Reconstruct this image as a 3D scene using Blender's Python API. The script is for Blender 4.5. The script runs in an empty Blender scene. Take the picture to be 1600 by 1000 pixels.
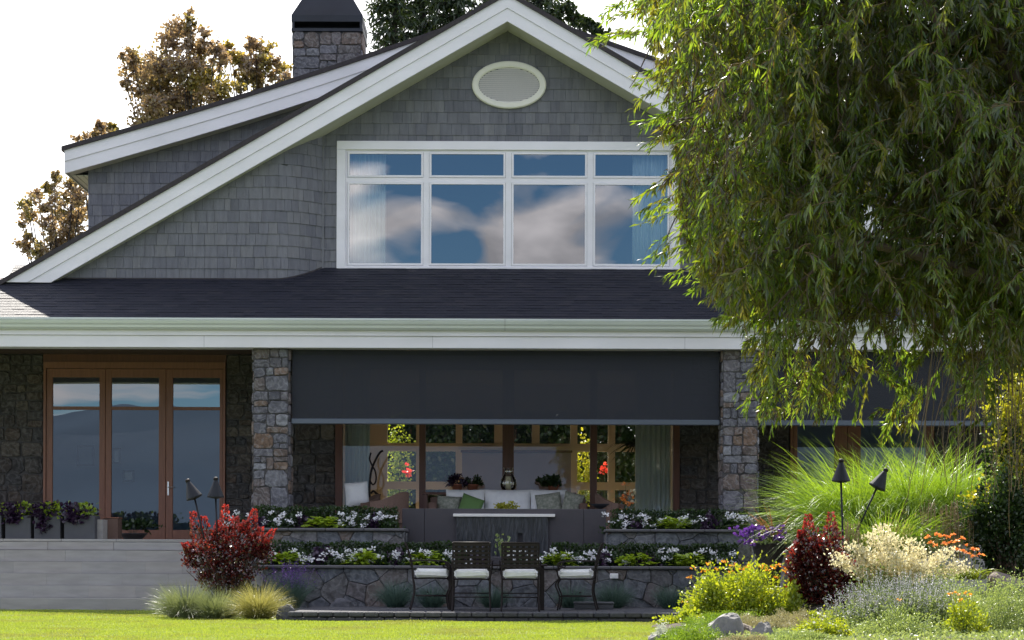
import bpy, math, random
import numpy as np
from mathutils import Vector, Matrix
R = math.radians
random.seed(11)
RNG = np.random.default_rng(7)
C = bpy.context.scene.collection
SC = bpy.context.scene

# ------------------------------------------------------------------ camera
F, CX, HY, CAMY, CAMZ, ROLL = 3000.0, 800.0, 865.0, -34.0, 0.895, R(0.2)
cam_d = bpy.data.cameras.new('camera')
cam = bpy.data.objects.new('camera', cam_d); C.objects.link(cam)
cam_d.sensor_width = 36.0
cam_d.lens = F / 1600.0 * 36.0
cam_d.shift_y = (HY - 500.0) / 1600.0
cam_d.clip_end = 5000
cam.matrix_world = Matrix.Translation((0, CAMY, CAMZ)) @ Matrix.Rotation(R(90), 4, 'X') @ Matrix.Rotation(ROLL, 4, 'Z')
SC.camera = cam

# ------------------------------------------------------------------ world, sun, exposure
SUN_EL, SUN_AZ = R(49.5), R(5.5)
world = bpy.data.worlds.new('World'); SC.world = world; world.use_nodes = True
wt = world.node_tree; wt.nodes.clear()
def wn(t, **k):
    n = wt.nodes.new(t)
    for a, b in k.items(): setattr(n, a, b)
    return n
w_out = wn('ShaderNodeOutputWorld'); w_bg = wn('ShaderNodeBackground'); w_bg.inputs[1].default_value = 0.076
sky = wn('ShaderNodeTexSky', sky_type='NISHITA'); sky.sun_disc = False
sky.sun_elevation = SUN_EL; sky.sun_rotation = -SUN_AZ; sky.air_density = 1.0; sky.dust_density = 0.6; sky.ozone_density = 2.0
tc = wn('ShaderNodeTexCoord'); mp = wn('ShaderNodeMapping'); mp.inputs['Scale'].default_value = (1, 1, 1.9); mp.inputs['Location'].default_value = (5.7, 1.1, 3.2)
nz = wn('ShaderNodeTexNoise'); nz.inputs['Scale'].default_value = 11; nz.inputs['Detail'].default_value = 5; nz.inputs['Roughness'].default_value = 0.45; nz.inputs['Distortion'].default_value = 0.6
rp = wn('ShaderNodeValToRGB'); rp.color_ramp.elements[0].position = 0.45; rp.color_ramp.elements[1].position = 0.57
nz2 = wn('ShaderNodeTexNoise'); nz2.inputs['Scale'].default_value = 14; nz2.inputs['Detail'].default_value = 4
rp2 = wn('ShaderNodeValToRGB'); rp2.color_ramp.elements[0].color = (5.6, 5.6, 6.2, 1); rp2.color_ramp.elements[1].color = (14.0, 13.6, 14.4, 1)
rp2.color_ramp.elements[0].position = 0.36; rp2.color_ramp.elements[1].position = 0.62
mixc = wn('ShaderNodeMixRGB')
sep = wn('ShaderNodeSeparateXYZ'); mr = wn('ShaderNodeMapRange'); mr.inputs[1].default_value = 0.1; mr.inputs[2].default_value = 0.75
mixh = wn('ShaderNodeMixRGB'); mixh.inputs[2].default_value = (12.0, 12.0, 12.2, 1)
L = wt.links.new
L(tc.outputs['Generated'], mp.inputs[0]); L(mp.outputs[0], nz.inputs['Vector']); L(nz.outputs['Fac'], rp.inputs[0])
L(mp.outputs[0], nz2.inputs['Vector']); L(nz2.outputs['Fac'], rp2.inputs[0])
deep = wn('ShaderNodeMixRGB', blend_type='MULTIPLY'); deep.inputs[0].default_value = 1; deep.inputs[2].default_value = (0.46, 0.66, 0.84, 1); L(sky.outputs[0], deep.inputs[1])
L(rp.outputs[0], mixc.inputs[0]); L(deep.outputs[0], mixc.inputs[1]); L(rp2.outputs[0], mixc.inputs[2])
L(tc.outputs['Generated'], sep.inputs[0]); L(sep.outputs[1], mr.inputs[0]); mz = wn('ShaderNodeMapRange'); mz.inputs[1].default_value = 0.30; mz.inputs[2].default_value = 0.62; mz.inputs[3].default_value = 1.0; mz.inputs[4].default_value = 0.12
mh = wn('ShaderNodeMath', operation='MULTIPLY'); L(sep.outputs[2], mz.inputs[0]); L(mz.outputs[0], mh.inputs[0]); L(mr.outputs[0], mh.inputs[1])
mp3 = wn('ShaderNodeMapping'); mp3.inputs['Scale'].default_value = (3.2, 3.2, 46); nz3 = wn('ShaderNodeTexNoise'); nz3.inputs['Scale'].default_value = 2.4; nz3.inputs['Detail'].default_value = 5
rp3 = wn('ShaderNodeValToRGB'); rp3.color_ramp.elements[0].position = 0.40; rp3.color_ramp.elements[1].position = 0.62
ml3 = wn('ShaderNodeMapRange'); ml3.inputs[1].default_value = 0.085; ml3.inputs[2].default_value = 0.115; ml3.inputs[3].default_value = 1.0; ml3.inputs[4].default_value = 0.0
m33 = wn('ShaderNodeMath', operation='MULTIPLY'); low = wn('ShaderNodeMixRGB'); low.inputs[2].default_value = (7.5, 7.4, 7.8, 1)
L(tc.outputs['Generated'], mp3.inputs[0]); L(mp3.outputs[0], nz3.inputs['Vector']); L(nz3.outputs['Fac'], rp3.inputs[0]); L(sep.outputs[2], ml3.inputs[0]); L(rp3.outputs[0], m33.inputs[0]); L(ml3.outputs[0], m33.inputs[1])
L(m33.outputs[0], low.inputs[0]); L(mixc.outputs[0], low.inputs[1])
L(mh.outputs[0], mixh.inputs[0]); L(low.outputs[0], mixh.inputs[1])
L(mixh.outputs[0], w_bg.inputs[0]); L(w_bg.outputs[0], w_out.inputs[0])

sun_d = bpy.data.lights.new('sun', 'SUN'); sun_d.energy = 5.0; sun_d.angle = R(0.55); sun_d.color = (1.0, 0.94, 0.84)
sun = bpy.data.objects.new('sun', sun_d); C.objects.link(sun)
sdir = Vector((math.sin(SUN_AZ) * math.cos(SUN_EL), -math.cos(SUN_AZ) * math.cos(SUN_EL), -math.sin(SUN_EL)))
sun.rotation_euler = sdir.to_track_quat('-Z', 'Y').to_euler()
SC.view_settings.view_transform = 'Standard'; SC.view_settings.look = 'None'
SC.view_settings.exposure = 1.36; SC.view_settings.gamma = 1.0
SC.cycles.max_bounces = 8; SC.cycles.transparent_max_bounces = 12
try: SC.cycles.use_denoising = True
except Exception: pass
SC.cycles.sample_clamp_indirect = 6.0

# ------------------------------------------------------------------ helpers
def P(px, py, Y):
    dx, dy = px - CX, py - HY
    x = dx * math.cos(ROLL) + dy * math.sin(ROLL); y = -dx * math.sin(ROLL) + dy * math.cos(ROLL)
    d = Y - CAMY
    return Vector((x * d / F, Y, CAMZ - y * d / F))
def PX(px, Y, py=HY): return P(px, py, Y).x
def PZ(py, Y, px=CX): return P(px, py, Y).z

def nodes(name):
    m = bpy.data.materials.new(name); m.use_nodes = True
    nt = m.node_tree; b = nt.nodes['Principled BSDF']
    return m, nt, b
def N(nt, t, **k):
    n = nt.nodes.new(t)
    for a, v in k.items(): setattr(n, a, v)
    return n
def col(c): return (c[0], c[1], c[2], 1.0)
def simple(name, c, rough=0.6, metal=0.0, spec=0.5, c2=None, scale=6.0, bump=0.0, bscale=None, island=False, stretch=(1, 1, 1), detail=5):
    m, nt, b = nodes(name)
    b.inputs['Roughness'].default_value = rough; b.inputs['Metallic'].default_value = metal
    b.inputs['Specular IOR Level'].default_value = spec
    b.inputs['Base Color'].default_value = col(c)
    tcn = N(nt, 'ShaderNodeTexCoord'); mpn = N(nt, 'ShaderNodeMapping'); mpn.inputs['Scale'].default_value = stretch
    nt.links.new(tcn.outputs['Object'], mpn.inputs[0])
    if c2 is not None:
        no = N(nt, 'ShaderNodeTexNoise'); no.inputs['Scale'].default_value = scale; no.inputs['Detail'].default_value = detail
        nt.links.new(mpn.outputs[0], no.inputs['Vector'])
        mx = N(nt, 'ShaderNodeMixRGB'); mx.inputs[1].default_value = col(c); mx.inputs[2].default_value = col(c2)
        mr_ = N(nt, 'ShaderNodeMapRange'); mr_.inputs[1].default_value = 0.3; mr_.inputs[2].default_value = 0.7
        if island:
            g = N(nt, 'ShaderNodeNewGeometry'); ad = N(nt, 'ShaderNodeMath', operation='ADD'); sb = N(nt, 'ShaderNodeMath', operation='MULTIPLY_ADD')
            sb.inputs[1].default_value = 0.6; sb.inputs[2].default_value = -0.3
            nt.links.new(g.outputs['Random Per Island'], sb.inputs[0]); nt.links.new(no.outputs['Fac'], ad.inputs[0]); nt.links.new(sb.outputs[0], ad.inputs[1])
            nt.links.new(ad.outputs[0], mr_.inputs[0])
        else: nt.links.new(no.outputs['Fac'], mr_.inputs[0])
        nt.links.new(mr_.outputs[0], mx.inputs[0]); nt.links.new(mx.outputs[0], b.inputs['Base Color'])
    if bump:
        n2 = N(nt, 'ShaderNodeTexNoise'); n2.inputs['Scale'].default_value = bscale or scale * 3; n2.inputs['Detail'].default_value = 6
        nt.links.new(mpn.outputs[0], n2.inputs['Vector'])
        bp = N(nt, 'ShaderNodeBump'); bp.inputs['Strength'].default_value = bump; bp.inputs['Distance'].default_value = 0.02
        nt.links.new(n2.outputs['Fac'], bp.inputs['Height']); nt.links.new(bp.outputs[0], b.inputs['Normal'])
    return m
def ramp_island(name, cols, rough=0.7, nscale=8.0, namt=0.35, vein=0.0, bump=0.3, bscale=30, stretch=(1, 1, 1), spec=0.3, dark=None):
    """every loose piece takes its own colour, with mottling inside each piece"""
    m, nt, b = nodes(name); b.inputs['Roughness'].default_value = rough; b.inputs['Specular IOR Level'].default_value = spec
    g = N(nt, 'ShaderNodeNewGeometry'); rmp = N(nt, 'ShaderNodeValToRGB'); cr = rmp.color_ramp; cr.interpolation = 'LINEAR'
    while len(cr.elements) < len(cols): cr.elements.new(0.5)
    for i, c in enumerate(cols):
        cr.elements[i].position = i / (len(cols) - 1); cr.elements[i].color = col(c)
    nt.links.new(g.outputs['Random Per Island'], rmp.inputs[0])
    tcn = N(nt, 'ShaderNodeTexCoord'); mpn = N(nt, 'ShaderNodeMapping'); mpn.inputs['Scale'].default_value = stretch
    nt.links.new(tcn.outputs['Object'], mpn.inputs[0])
    no = N(nt, 'ShaderNodeTexNoise'); no.inputs['Scale'].default_value = nscale; no.inputs['Detail'].default_value = 8; no.inputs['Distortion'].default_value = 1.5 if vein else 0
    nt.links.new(mpn.outputs[0], no.inputs['Vector'])
    mr_ = N(nt, 'ShaderNodeMapRange'); mr_.inputs[1].default_value = 0.3; mr_.inputs[2].default_value = 0.7; mr_.inputs[3].default_value = 1 - namt; mr_.inputs[4].default_value = 1 + namt
    nt.links.new(no.outputs['Fac'], mr_.inputs[0])
    mx = N(nt, 'ShaderNodeMixRGB', blend_type='MULTIPLY'); mx.inputs[0].default_value = 1
    nt.links.new(rmp.outputs[0], mx.inputs[1]); nt.links.new(mr_.outputs[0], mx.inputs[2])
    last = mx
    if vein:
        wv = N(nt, 'ShaderNodeTexWave'); wv.bands_direction = 'DIAGONAL'; wv.inputs['Scale'].default_value = 2.6; wv.inputs['Distortion'].default_value = 22; wv.inputs['Detail'].default_value = 4; wv.inputs['Detail Scale'].default_value = 1.5
        av = N(nt, 'ShaderNodeVectorMath', operation='ADD'); cb = N(nt, 'ShaderNodeVectorMath', operation='SCALE'); cb.inputs[3].default_value = 40
        cx = N(nt, 'ShaderNodeCombineXYZ'); nt.links.new(g.outputs['Random Per Island'], cx.inputs[0]); nt.links.new(g.outputs['Random Per Island'], cx.inputs[2])
        nt.links.new(cx.outputs[0], cb.inputs[0]); nt.links.new(mpn.outputs[0], av.inputs[0]); nt.links.new(cb.outputs[0], av.inputs[1]); nt.links.new(av.outputs[0], wv.inputs['Vector'])
        r2 = N(nt, 'ShaderNodeValToRGB'); r2.color_ramp.elements[0].position = 0.6; r2.color_ramp.elements[1].position = 1.0
        nt.links.new(wv.outputs['Fac'], r2.inputs[0])
        ml = N(nt, 'ShaderNodeMath', operation='MULTIPLY'); ml.inputs[1].default_value = vein; nt.links.new(r2.outputs[0], ml.inputs[0])
        m2 = N(nt, 'ShaderNodeMixRGB'); m2.inputs[2].default_value = (0.42, 0.43, 0.44, 1)
        nt.links.new(ml.outputs[0], m2.inputs[0]); nt.links.new(mx.outputs[0], m2.inputs[1]); last = m2
    nt.links.new(last.outputs[0], b.inputs['Base Color'])
    if bump:
        n2 = N(nt, 'ShaderNodeTexNoise'); n2.inputs['Scale'].default_value = bscale; n2.inputs['Detail'].default_value = 6
        nt.links.new(mpn.outputs[0], n2.inputs['Vector'])
        bp = N(nt, 'ShaderNodeBump'); bp.inputs['Strength'].default_value = bump; bp.inputs['Distance'].default_value = 0.02
        nt.links.new(n2.outputs['Fac'], bp.inputs['Height']); nt.links.new(bp.outputs[0], b.inputs['Normal'])
    return m
def leaf_mat(name, c1, c2, t=None, trans=0.45, gloss=0.06, grough=0.35, c3=None, nscale=1.2):
    """leaf: diffuse + light let through + a little sheen; colour differs from leaf to leaf and slowly through the crown"""
    m = bpy.data.materials.new(name); m.use_nodes = True; nt = m.node_tree; nt.nodes.clear()
    out = N(nt, 'ShaderNodeOutputMaterial'); g = N(nt, 'ShaderNodeNewGeometry')
    mx = N(nt, 'ShaderNodeMixRGB'); mx.inputs[1].default_value = col(c1); mx.inputs[2].default_value = col(c2)
    nt.links.new(g.outputs['Random Per Island'], mx.inputs[0]); c = mx
    if c3 is not None:
        tcn = N(nt, 'ShaderNodeTexCoord'); no = N(nt, 'ShaderNodeTexNoise'); no.inputs['Scale'].default_value = nscale; no.inputs['Detail'].default_value = 3
        nt.links.new(tcn.outputs['Object'], no.inputs['Vector'])
        rr = N(nt, 'ShaderNodeMapRange'); rr.inputs[1].default_value = 0.5; rr.inputs[2].default_value = 0.62
        nt.links.new(no.outputs['Fac'], rr.inputs[0])
        m3 = N(nt, 'ShaderNodeMixRGB'); m3.inputs[2].default_value = col(c3); nt.links.new(rr.outputs[0], m3.inputs[0]); nt.links.new(mx.outputs[0], m3.inputs[1]); c = m3
    di = N(nt, 'ShaderNodeBsdfDiffuse'); tr = N(nt, 'ShaderNodeBsdfTranslucent'); gl = N(nt, 'ShaderNodeBsdfGlossy'); gl.inputs['Roughness'].default_value = grough
    nt.links.new(c.outputs[0], di.inputs[0])
    tm = N(nt, 'ShaderNodeMixRGB', blend_type='MULTIPLY'); tm.inputs[0].default_value = 1; tm.inputs[2].default_value = col(t or (1.9, 1.7, 0.6))
    nt.links.new(c.outputs[0], tm.inputs[1]); nt.links.new(tm.outputs[0], tr.inputs[0])
    ms = N(nt, 'ShaderNodeMixShader'); ms.inputs[0].default_value = trans; nt.links.new(di.outputs[0], ms.inputs[1]); nt.links.new(tr.outputs[0], ms.inputs[2])
    m4 = N(nt, 'ShaderNodeMixShader'); m4.inputs[0].default_value = gloss; nt.links.new(ms.outputs[0], m4.inputs[1]); nt.links.new(gl.outputs[0], m4.inputs[2])
    nt.links.new(m4.outputs[0], out.inputs[0])
    return m
def glass_mat(name, refl=0.2, tint=(0.8, 0.86, 0.86), wav=0.0, rough=0.0, cl=(1, 1, 1)):
    m = bpy.data.materials.new(name); m.use_nodes = True; nt = m.node_tree; nt.nodes.clear()
    out = N(nt, 'ShaderNodeOutputMaterial'); tr = N(nt, 'ShaderNodeBsdfTransparent'); tr.inputs[0].default_value = col(tint)
    gl = N(nt, 'ShaderNodeBsdfGlossy'); gl.inputs['Roughness'].default_value = rough; gl.inputs[0].default_value = col(cl)
    fr = N(nt, 'ShaderNodeFresnel'); fr.inputs[0].default_value = 1.5
    ad = N(nt, 'ShaderNodeMath', operation='ADD'); ad.inputs[1].default_value = refl - 0.04; nt.links.new(fr.outputs[0], ad.inputs[0])
    ms = N(nt, 'ShaderNodeMixShader'); nt.links.new(ad.outputs[0], ms.inputs[0]); nt.links.new(tr.outputs[0], ms.inputs[1]); nt.links.new(gl.outputs[0], ms.inputs[2])
    if wav:
        tcn = N(nt, 'ShaderNodeTexCoord'); no = N(nt, 'ShaderNodeTexNoise'); no.inputs['Scale'].default_value = 1.1; no.inputs['Detail'].default_value = 1
        nt.links.new(tcn.outputs['Object'], no.inputs['Vector']); bp = N(nt, 'ShaderNodeBump'); bp.inputs['Strength'].default_value = wav; bp.inputs['Distance'].default_value = 0.02
        nt.links.new(no.outputs['Fac'], bp.inputs['Height']); nt.links.new(bp.outputs[0], gl.inputs['Normal'])
    nt.links.new(ms.outputs[0], out.inputs[0])
    return m

def tag(o, label=None, cat=None, group=None, kind=None):
    if label: o['label'] = label
    if cat: o['category'] = cat
    if group: o['group'] = group
    if kind: o['kind'] = kind
    return o
def thing(name, label, cat, loc=(0, 0, 0), rz=0.0, group=None):
    o = bpy.data.objects.new(name, None); C.objects.link(o); o.empty_display_size = 0.1
    o.location = loc; o.rotation_euler = (0, 0, rz)
    return tag(o, label, cat, group)
def copy_tree(o, parent=None):
    c = o.copy(); C.objects.link(c); c.parent = parent
    for ch in [x for x in bpy.data.objects if x.parent == o]: copy_tree(ch, c)
    return c

class MB:
    def __init__(s): s.v = []; s.f = []
    def add(s, vs, fs):
        n = len(s.v); s.v += [tuple(p) for p in vs]; s.f += [tuple(i + n for i in f) for f in fs]; return s
    def box(s, x0, x1, y0, y1, z0, z1):
        x0, x1 = min(x0, x1), max(x0, x1); y0, y1 = min(y0, y1), max(y0, y1); z0, z1 = min(z0, z1), max(z0, z1)
        return s.add([(x0, y0, z0), (x1, y0, z0), (x1, y1, z0), (x0, y1, z0), (x0, y0, z1), (x1, y0, z1), (x1, y1, z1), (x0, y1, z1)],
                     [(0, 3, 2, 1), (4, 5, 6, 7), (0, 1, 5, 4), (1, 2, 6, 5), (2, 3, 7, 6), (3, 0, 4, 7)])
    def rbox(s, x0, x1, y0, y1, z0, z1, b=0.01):
        """box with chamfered edges"""
        x0, x1 = min(x0, x1), max(x0, x1); y0, y1 = min(y0, y1), max(y0, y1); z0, z1 = min(z0, z1), max(z0, z1)
        vs = []; c = [(x0, x1), (y0, y1), (z0, z1)]
        idx = {}
        for i in (0, 1):
            for j in (0, 1):
                for k in (0, 1):
                    p = [c[0][i], c[1][j], c[2][k]]; q = [p[0] + (b if i == 0 else -b), p[1] + (b if j == 0 else -b), p[2] + (b if k == 0 else -b)]
                    for a in range(3):
                        t = list(q); t[a] = p[a]; idx[(i, j, k, a)] = len(vs); vs.append(t)
        fs = []
        def I(i, j, k, a): return idx[(i, j, k, a)]
        for i in (0, 1): fs.append([I(i, 0, 0, 0), I(i, 1, 0, 0), I(i, 1, 1, 0), I(i, 0, 1, 0)])
        for j in (0, 1): fs.append([I(0, j, 0, 1), I(1, j, 0, 1), I(1, j, 1, 1), I(0, j, 1, 1)])
        for k in (0, 1): fs.append([I(0, 0, k, 2), I(1, 0, k, 2), I(1, 1, k, 2), I(0, 1, k, 2)])
        for j in (0, 1):
            for k in (0, 1): fs.append([I(0, j, k, 1), I(1, j, k, 1), I(1, j, k, 2), I(0, j, k, 2)])
        for i in (0, 1):
            for k in (0, 1): fs.append([I(i, 0, k, 0), I(i, 1, k, 0), I(i, 1, k, 2), I(i, 0, k, 2)])
        for i in (0, 1):
            for j in (0, 1): fs.append([I(i, j, 0, 0), I(i, j, 1, 0), I(i, j, 1, 1), I(i, j, 0, 1)])
        for i in (0, 1):
            for j in (0, 1):
                for k in (0, 1): fs.append([I(i, j, k, 0), I(i, j, k, 1), I(i, j, k, 2)])
        return s.add(vs, fs)
    def prism(s, poly, y0, y1):
        """polygon in x,z pushed along y"""
        n = len(poly); vs = [(x, y0, z) for x, z in poly] + [(x, y1, z) for x, z in poly]
        fs = [tuple(range(n)), tuple(range(2 * n - 1, n - 1, -1))] + [(i, i + n, (i + 1) % n + n, (i + 1) % n) for i in range(n)]
        return s.add(vs, fs)
    def xprism(s, poly, x0, x1):
        n = len(poly); vs = [(x0, y, z) for y, z in poly] + [(x1, y, z) for y, z in poly]
        fs = [tuple(range(n)), tuple(range(2 * n - 1, n - 1, -1))] + [(i, i + n, (i + 1) % n + n, (i + 1) % n) for i in range(n)]
        return s.add(vs, fs)
    def tube(s, pts, r, n=8, cap=True):
        pts = [Vector(p) for p in pts]; rs = r if isinstance(r, (list, tuple)) else [r] * len(pts)
        base = len(s.v); prev = None
        for i, p in enumerate(pts):
            t = (pts[min(i + 1, len(pts) - 1)] - pts[max(i - 1, 0)]).normalized()
            if prev is None:
                a = Vector((0, 0, 1)) if abs(t.z) < 0.9 else Vector((1, 0, 0)); u = t.cross(a).normalized()
            else: u = (prev - t * prev.dot(t)).normalized()
            prev = u; w = t.cross(u)
            for k in range(n):
                a = 2 * math.pi * k / n; s.v.append(tuple(p + (u * math.cos(a) + w * math.sin(a)) * rs[i]))
        for i in range(len(pts) - 1):
            for k in range(n):
                a = base + i * n + k; b = base + i * n + (k + 1) % n; s.f.append((a, b, b + n, a + n))
        if cap:
            s.f.append(tuple(base + k for k in range(n))[::-1]); s.f.append(tuple(base + (len(pts) - 1) * n + k for k in range(n)))
        return s
    def lathe(s, prof, c=(0, 0, 0), n=20, mat=None):
        base = len(s.v)
        for r, z in prof:
            for k in range(n):
                a = 2 * math.pi * k / n; p = Vector((r * math.cos(a), r * math.sin(a), z))
                if mat is not None: p = mat @ p
                s.v.append((p.x + c[0], p.y + c[1], p.z + c[2]))
        for i in range(len(prof) - 1):
            for k in range(n):
                a = base + i * n + k; b = base + i * n + (k + 1) % n; s.f.append((a, b, b + n, a + n))
        s.f.append(tuple(base + k for k in range(n))[::-1]); s.f.append(tuple(base + (len(prof) - 1) * n + k for k in range(n)))
        return s
    def build(s, name, m, parent=None, smooth=False, bevel=0.0):
        me = bpy.data.meshes.new(name); me.from_pydata(s.v, [], s.f); me.update()
        o = bpy.data.objects.new(name, me); C.objects.link(o); me.materials.append(m)
        if smooth: me.polygons.foreach_set('use_smooth', [True] * len(me.polygons))
        if parent: o.parent = parent
        if bevel:
            b = o.modifiers.new('bevel', 'BEVEL'); b.width = bevel; b.segments = 2; b.limit_method = 'ANGLE'
        return o

def np_obj(name, V, starts, idx, m, parent=None, smooth=False):
    me = bpy.data.meshes.new(name); V = np.asarray(V, np.float32)
    me.vertices.add(len(V)); me.vertices.foreach_set('co', V.ravel())
    me.loops.add(len(idx)); me.loops.foreach_set('vertex_index', np.asarray(idx, np.int32))
    me.polygons.add(len(starts)); me.polygons.foreach_set('loop_start', np.asarray(starts, np.int32))
    me.update(calc_edges=True)
    if smooth: me.polygons.foreach_set('use_smooth', [True] * len(me.polygons))
    me.materials.append(m)
    o = bpy.data.objects.new(name, me); C.objects.link(o)
    if parent: o.parent = parent
    return o
def unit(a): return a / np.maximum(np.linalg.norm(a, axis=-1, keepdims=True), 1e-9)
class Leaves:
    """many small leaves as one mesh; lance leaves are folded along the midrib, oval ones are flat"""
    def __init__(s): s.V = []; s.I = []; s.S = []; s.nv = 0; s.ni = 0
    def _push(s, V, faces):
        n = V.shape[0]; k = V.shape[1]; s.V.append(V.reshape(-1, 3))
        off = s.nv + np.arange(n)[:, None] * k
        for f in faces:
            I = off + np.array(f)[None, :]; s.I.append(I.ravel()); s.S.append(s.ni + np.arange(n) * len(f)); s.ni += n * len(f)
        s.nv += n * k
    def lance(s, p, d, L, W, side=None, bend=0.15, fold=0.25):
        p = np.asarray(p, float); d = unit(np.asarray(d, float)); n = len(p)
        L = np.broadcast_to(L, (n,)).astype(float)[:, None]; W = np.broadcast_to(W, (n,)).astype(float)[:, None]
        if side is None: side = RNG.normal(size=(n, 3))
        side = unit(side - d * (side * d).sum(1, keepdims=True)); up = np.cross(d, side)
        mid = p + d * L * 0.5 + up * L * bend * 0.3; tip = p + d * L + np.array([0, 0, -1.0]) * L * bend
        V = np.stack([p, mid + side * W * .5 + up * W * fold, tip, mid - side * W * .5 + up * W * fold, mid], 1)
        s._push(V, [(0, 1, 4), (1, 2, 4), (2, 3, 4), (3, 0, 4)]); return s
    def oval(s, p, d, L, W, side=None):
        p = np.asarray(p, float); d = unit(np.asarray(d, float)); n = len(p)
        L = np.broadcast_to(L, (n,)).astype(float)[:, None]; W = np.broadcast_to(W, (n,)).astype(float)[:, None]
        if side is None: side = RNG.normal(size=(n, 3))
        side = unit(side - d * (side * d).sum(1, keepdims=True)); up = np.cross(d, side)
        V = np.stack([p, p + d * L * .3 + side * W * .46 + up * W * .12, p + d * L * .7 + side * W * .42 + up * W * .1, p + d * L, p + d * L * .7 - side * W * .42 + up * W * .1, p + d * L * .3 - side * W * .46 + up * W * .12], 1)
        s._push(V, [(0, 1, 2, 3), (0, 3, 4, 5)]); return s
    def blade(s, p, d, L, W, droop, seg=5, side=None):
        """long arching blades"""
        p = np.asarray(p, float); d = unit(np.asarray(d, float)); n = len(p)
        L = np.broadcast_to(L, (n,)).astype(float)[:, None]; W = np.broadcast_to(W, (n,)).astype(float)[:, None]; droop = np.broadcast_to(droop, (n,)).astype(float)[:, None]
        if side is None: side = RNG.normal(size=(n, 3)); side[:, 2] *= .2
        side = unit(side - d * (side * d).sum(1, keepdims=True))
        hor = d.copy(); hor[:, 2] = 0; hor = unit(hor + 1e-6)
        cols = []; pos = p.copy(); cur = d.copy()
        for i in range(seg + 1):
            w = W * (1 - (i / seg)) ** 0.7 * 0.5
            if i < seg: cols += [pos + side * w, pos - side * w]
            else: cols += [pos]
            cur = unit(cur + (np.array([0, 0, -1.0]) * 0.8 + hor * .5) * droop / seg * (1 + 1.2 * i / seg)); pos = pos + cur * L / seg
        V = np.stack(cols, 1); fs = [(2 * i, 2 * i + 1, 2 * i + 3, 2 * i + 2) for i in range(seg - 1)] + [(2 * seg - 2, 2 * seg - 1, 2 * seg)]
        s._push(V, fs); return s
    def stem(s, A, B, r):
        A = np.asarray(A, float); B = np.asarray(B, float); n = len(A); r = np.broadcast_to(r, (n,)).astype(float)[:, None]
        d = unit(B - A); a = np.where(np.abs(d[:, 2:3]) < .9, np.array([[0, 0, 1.0]]), np.array([[1.0, 0, 0]])); u = unit(np.cross(d, a)); w = np.cross(d, u)
        rr = [u, -.5 * u + .87 * w, -.5 * u - .87 * w]
        V = np.stack([A + q * r for q in rr] + [B + q * r * .8 for q in rr], 1)
        s._push(V, [(0, 1, 4, 3), (1, 2, 5, 4), (2, 0, 3, 5)]); return s
    def build(s, name, m, parent=None):
        if not s.V: return None
        starts = np.concatenate(s.S); idx = np.concatenate(s.I); 
        return np_obj(name, np.concatenate(s.V), starts, idx, m, parent)
def sph(n):
    return unit(RNG.normal(size=(n, 3)))
def rot_rows(d, amt):
    return unit(d + RNG.normal(size=d.shape) * amt)

# ------------------------------------------------------------------ materials
M = {}
M['white'] = simple('white painted trim', (0.80, 0.78, 0.825), 0.45, c2=(0.70, 0.685, 0.71), scale=2.2, bump=0.05, bscale=40, stretch=(0.4, 1, 1))
M['cream'] = simple('cream painted wood', (0.74, 0.72, 0.64), 0.5)
M['soffit'] = simple('beige beadboard', (0.50, 0.50, 0.42), 0.7)
M['gutter'] = simple('pale green grey gutter metal', (0.62, 0.66, 0.64), 0.35, metal=0.1, c2=(0.56, 0.60, 0.58), scale=3, stretch=(.3, 1, 1))
M['shingle'] = ramp_island('grey cedar shingle', [(0.124, 0.127, 0.148), (0.148, 0.151, 0.172), (0.160, 0.163, 0.182), (0.172, 0.173, 0.186), (0.139, 0.142, 0.166)], 0.85, nscale=14, namt=0.14, bump=0.35, bscale=60, stretch=(1, 1, .15))
M['shingle_core'] = simple('dark wall sheathing', (0.05, 0.055, 0.06), 0.9)  # one even dark colour behind the shingles
M['asphalt'] = ramp_island('dark asphalt roof shingle', [(0.009, 0.011, 0.020), (0.017, 0.018, 0.029), (0.012, 0.014, 0.025), (0.024, 0.024, 0.033)], 0.58, nscale=60, namt=0.3, bump=0.5, bscale=180, spec=.30)
M['asphalt_side'] = simple('dark brown roof edge', (0.05, 0.042, 0.045), 0.9, c2=(0.03, 0.026, 0.03), scale=20)
M['pillar_stone'] = ramp_island('grey and rust split stone', [(0.085, 0.085, 0.10), (0.12, 0.12, 0.14), (0.15, 0.105, 0.075), (0.09, 0.09, 0.105), (0.115, 0.115, 0.13), (0.24, 0.245, 0.265), (0.11, 0.10, 0.10), (0.15, 0.10, 0.07), (0.13, 0.13, 0.15), (0.10, 0.095, 0.105)], 0.8, nscale=7, namt=0.45, vein=0.20, bump=0.9, bscale=22)
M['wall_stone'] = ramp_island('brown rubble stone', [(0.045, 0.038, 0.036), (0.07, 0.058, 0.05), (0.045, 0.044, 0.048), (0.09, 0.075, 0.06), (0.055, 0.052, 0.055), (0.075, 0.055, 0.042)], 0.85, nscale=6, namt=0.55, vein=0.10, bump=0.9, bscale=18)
M['bed_stone'] = ramp_island('blue grey flagstone', [(0.10, 0.105, 0.12), (0.14, 0.15, 0.17), (0.08, 0.085, 0.10), (0.14, 0.13, 0.125), (0.11, 0.12, 0.145), (0.13, 0.10, 0.085), (0.17, 0.175, 0.195)], 0.8, nscale=6, namt=0.45, vein=0.16, bump=0.9, bscale=18)
M['mortar'] = simple('mortar', (0.06, 0.058, 0.06), 0.95, c2=(0.085, 0.08, 0.08), scale=20)
M['cap'] = simple('dark basalt cap', (0.075, 0.075, 0.085), 0.7, c2=(0.11, 0.105, 0.11), scale=8, bump=0.3)
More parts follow.
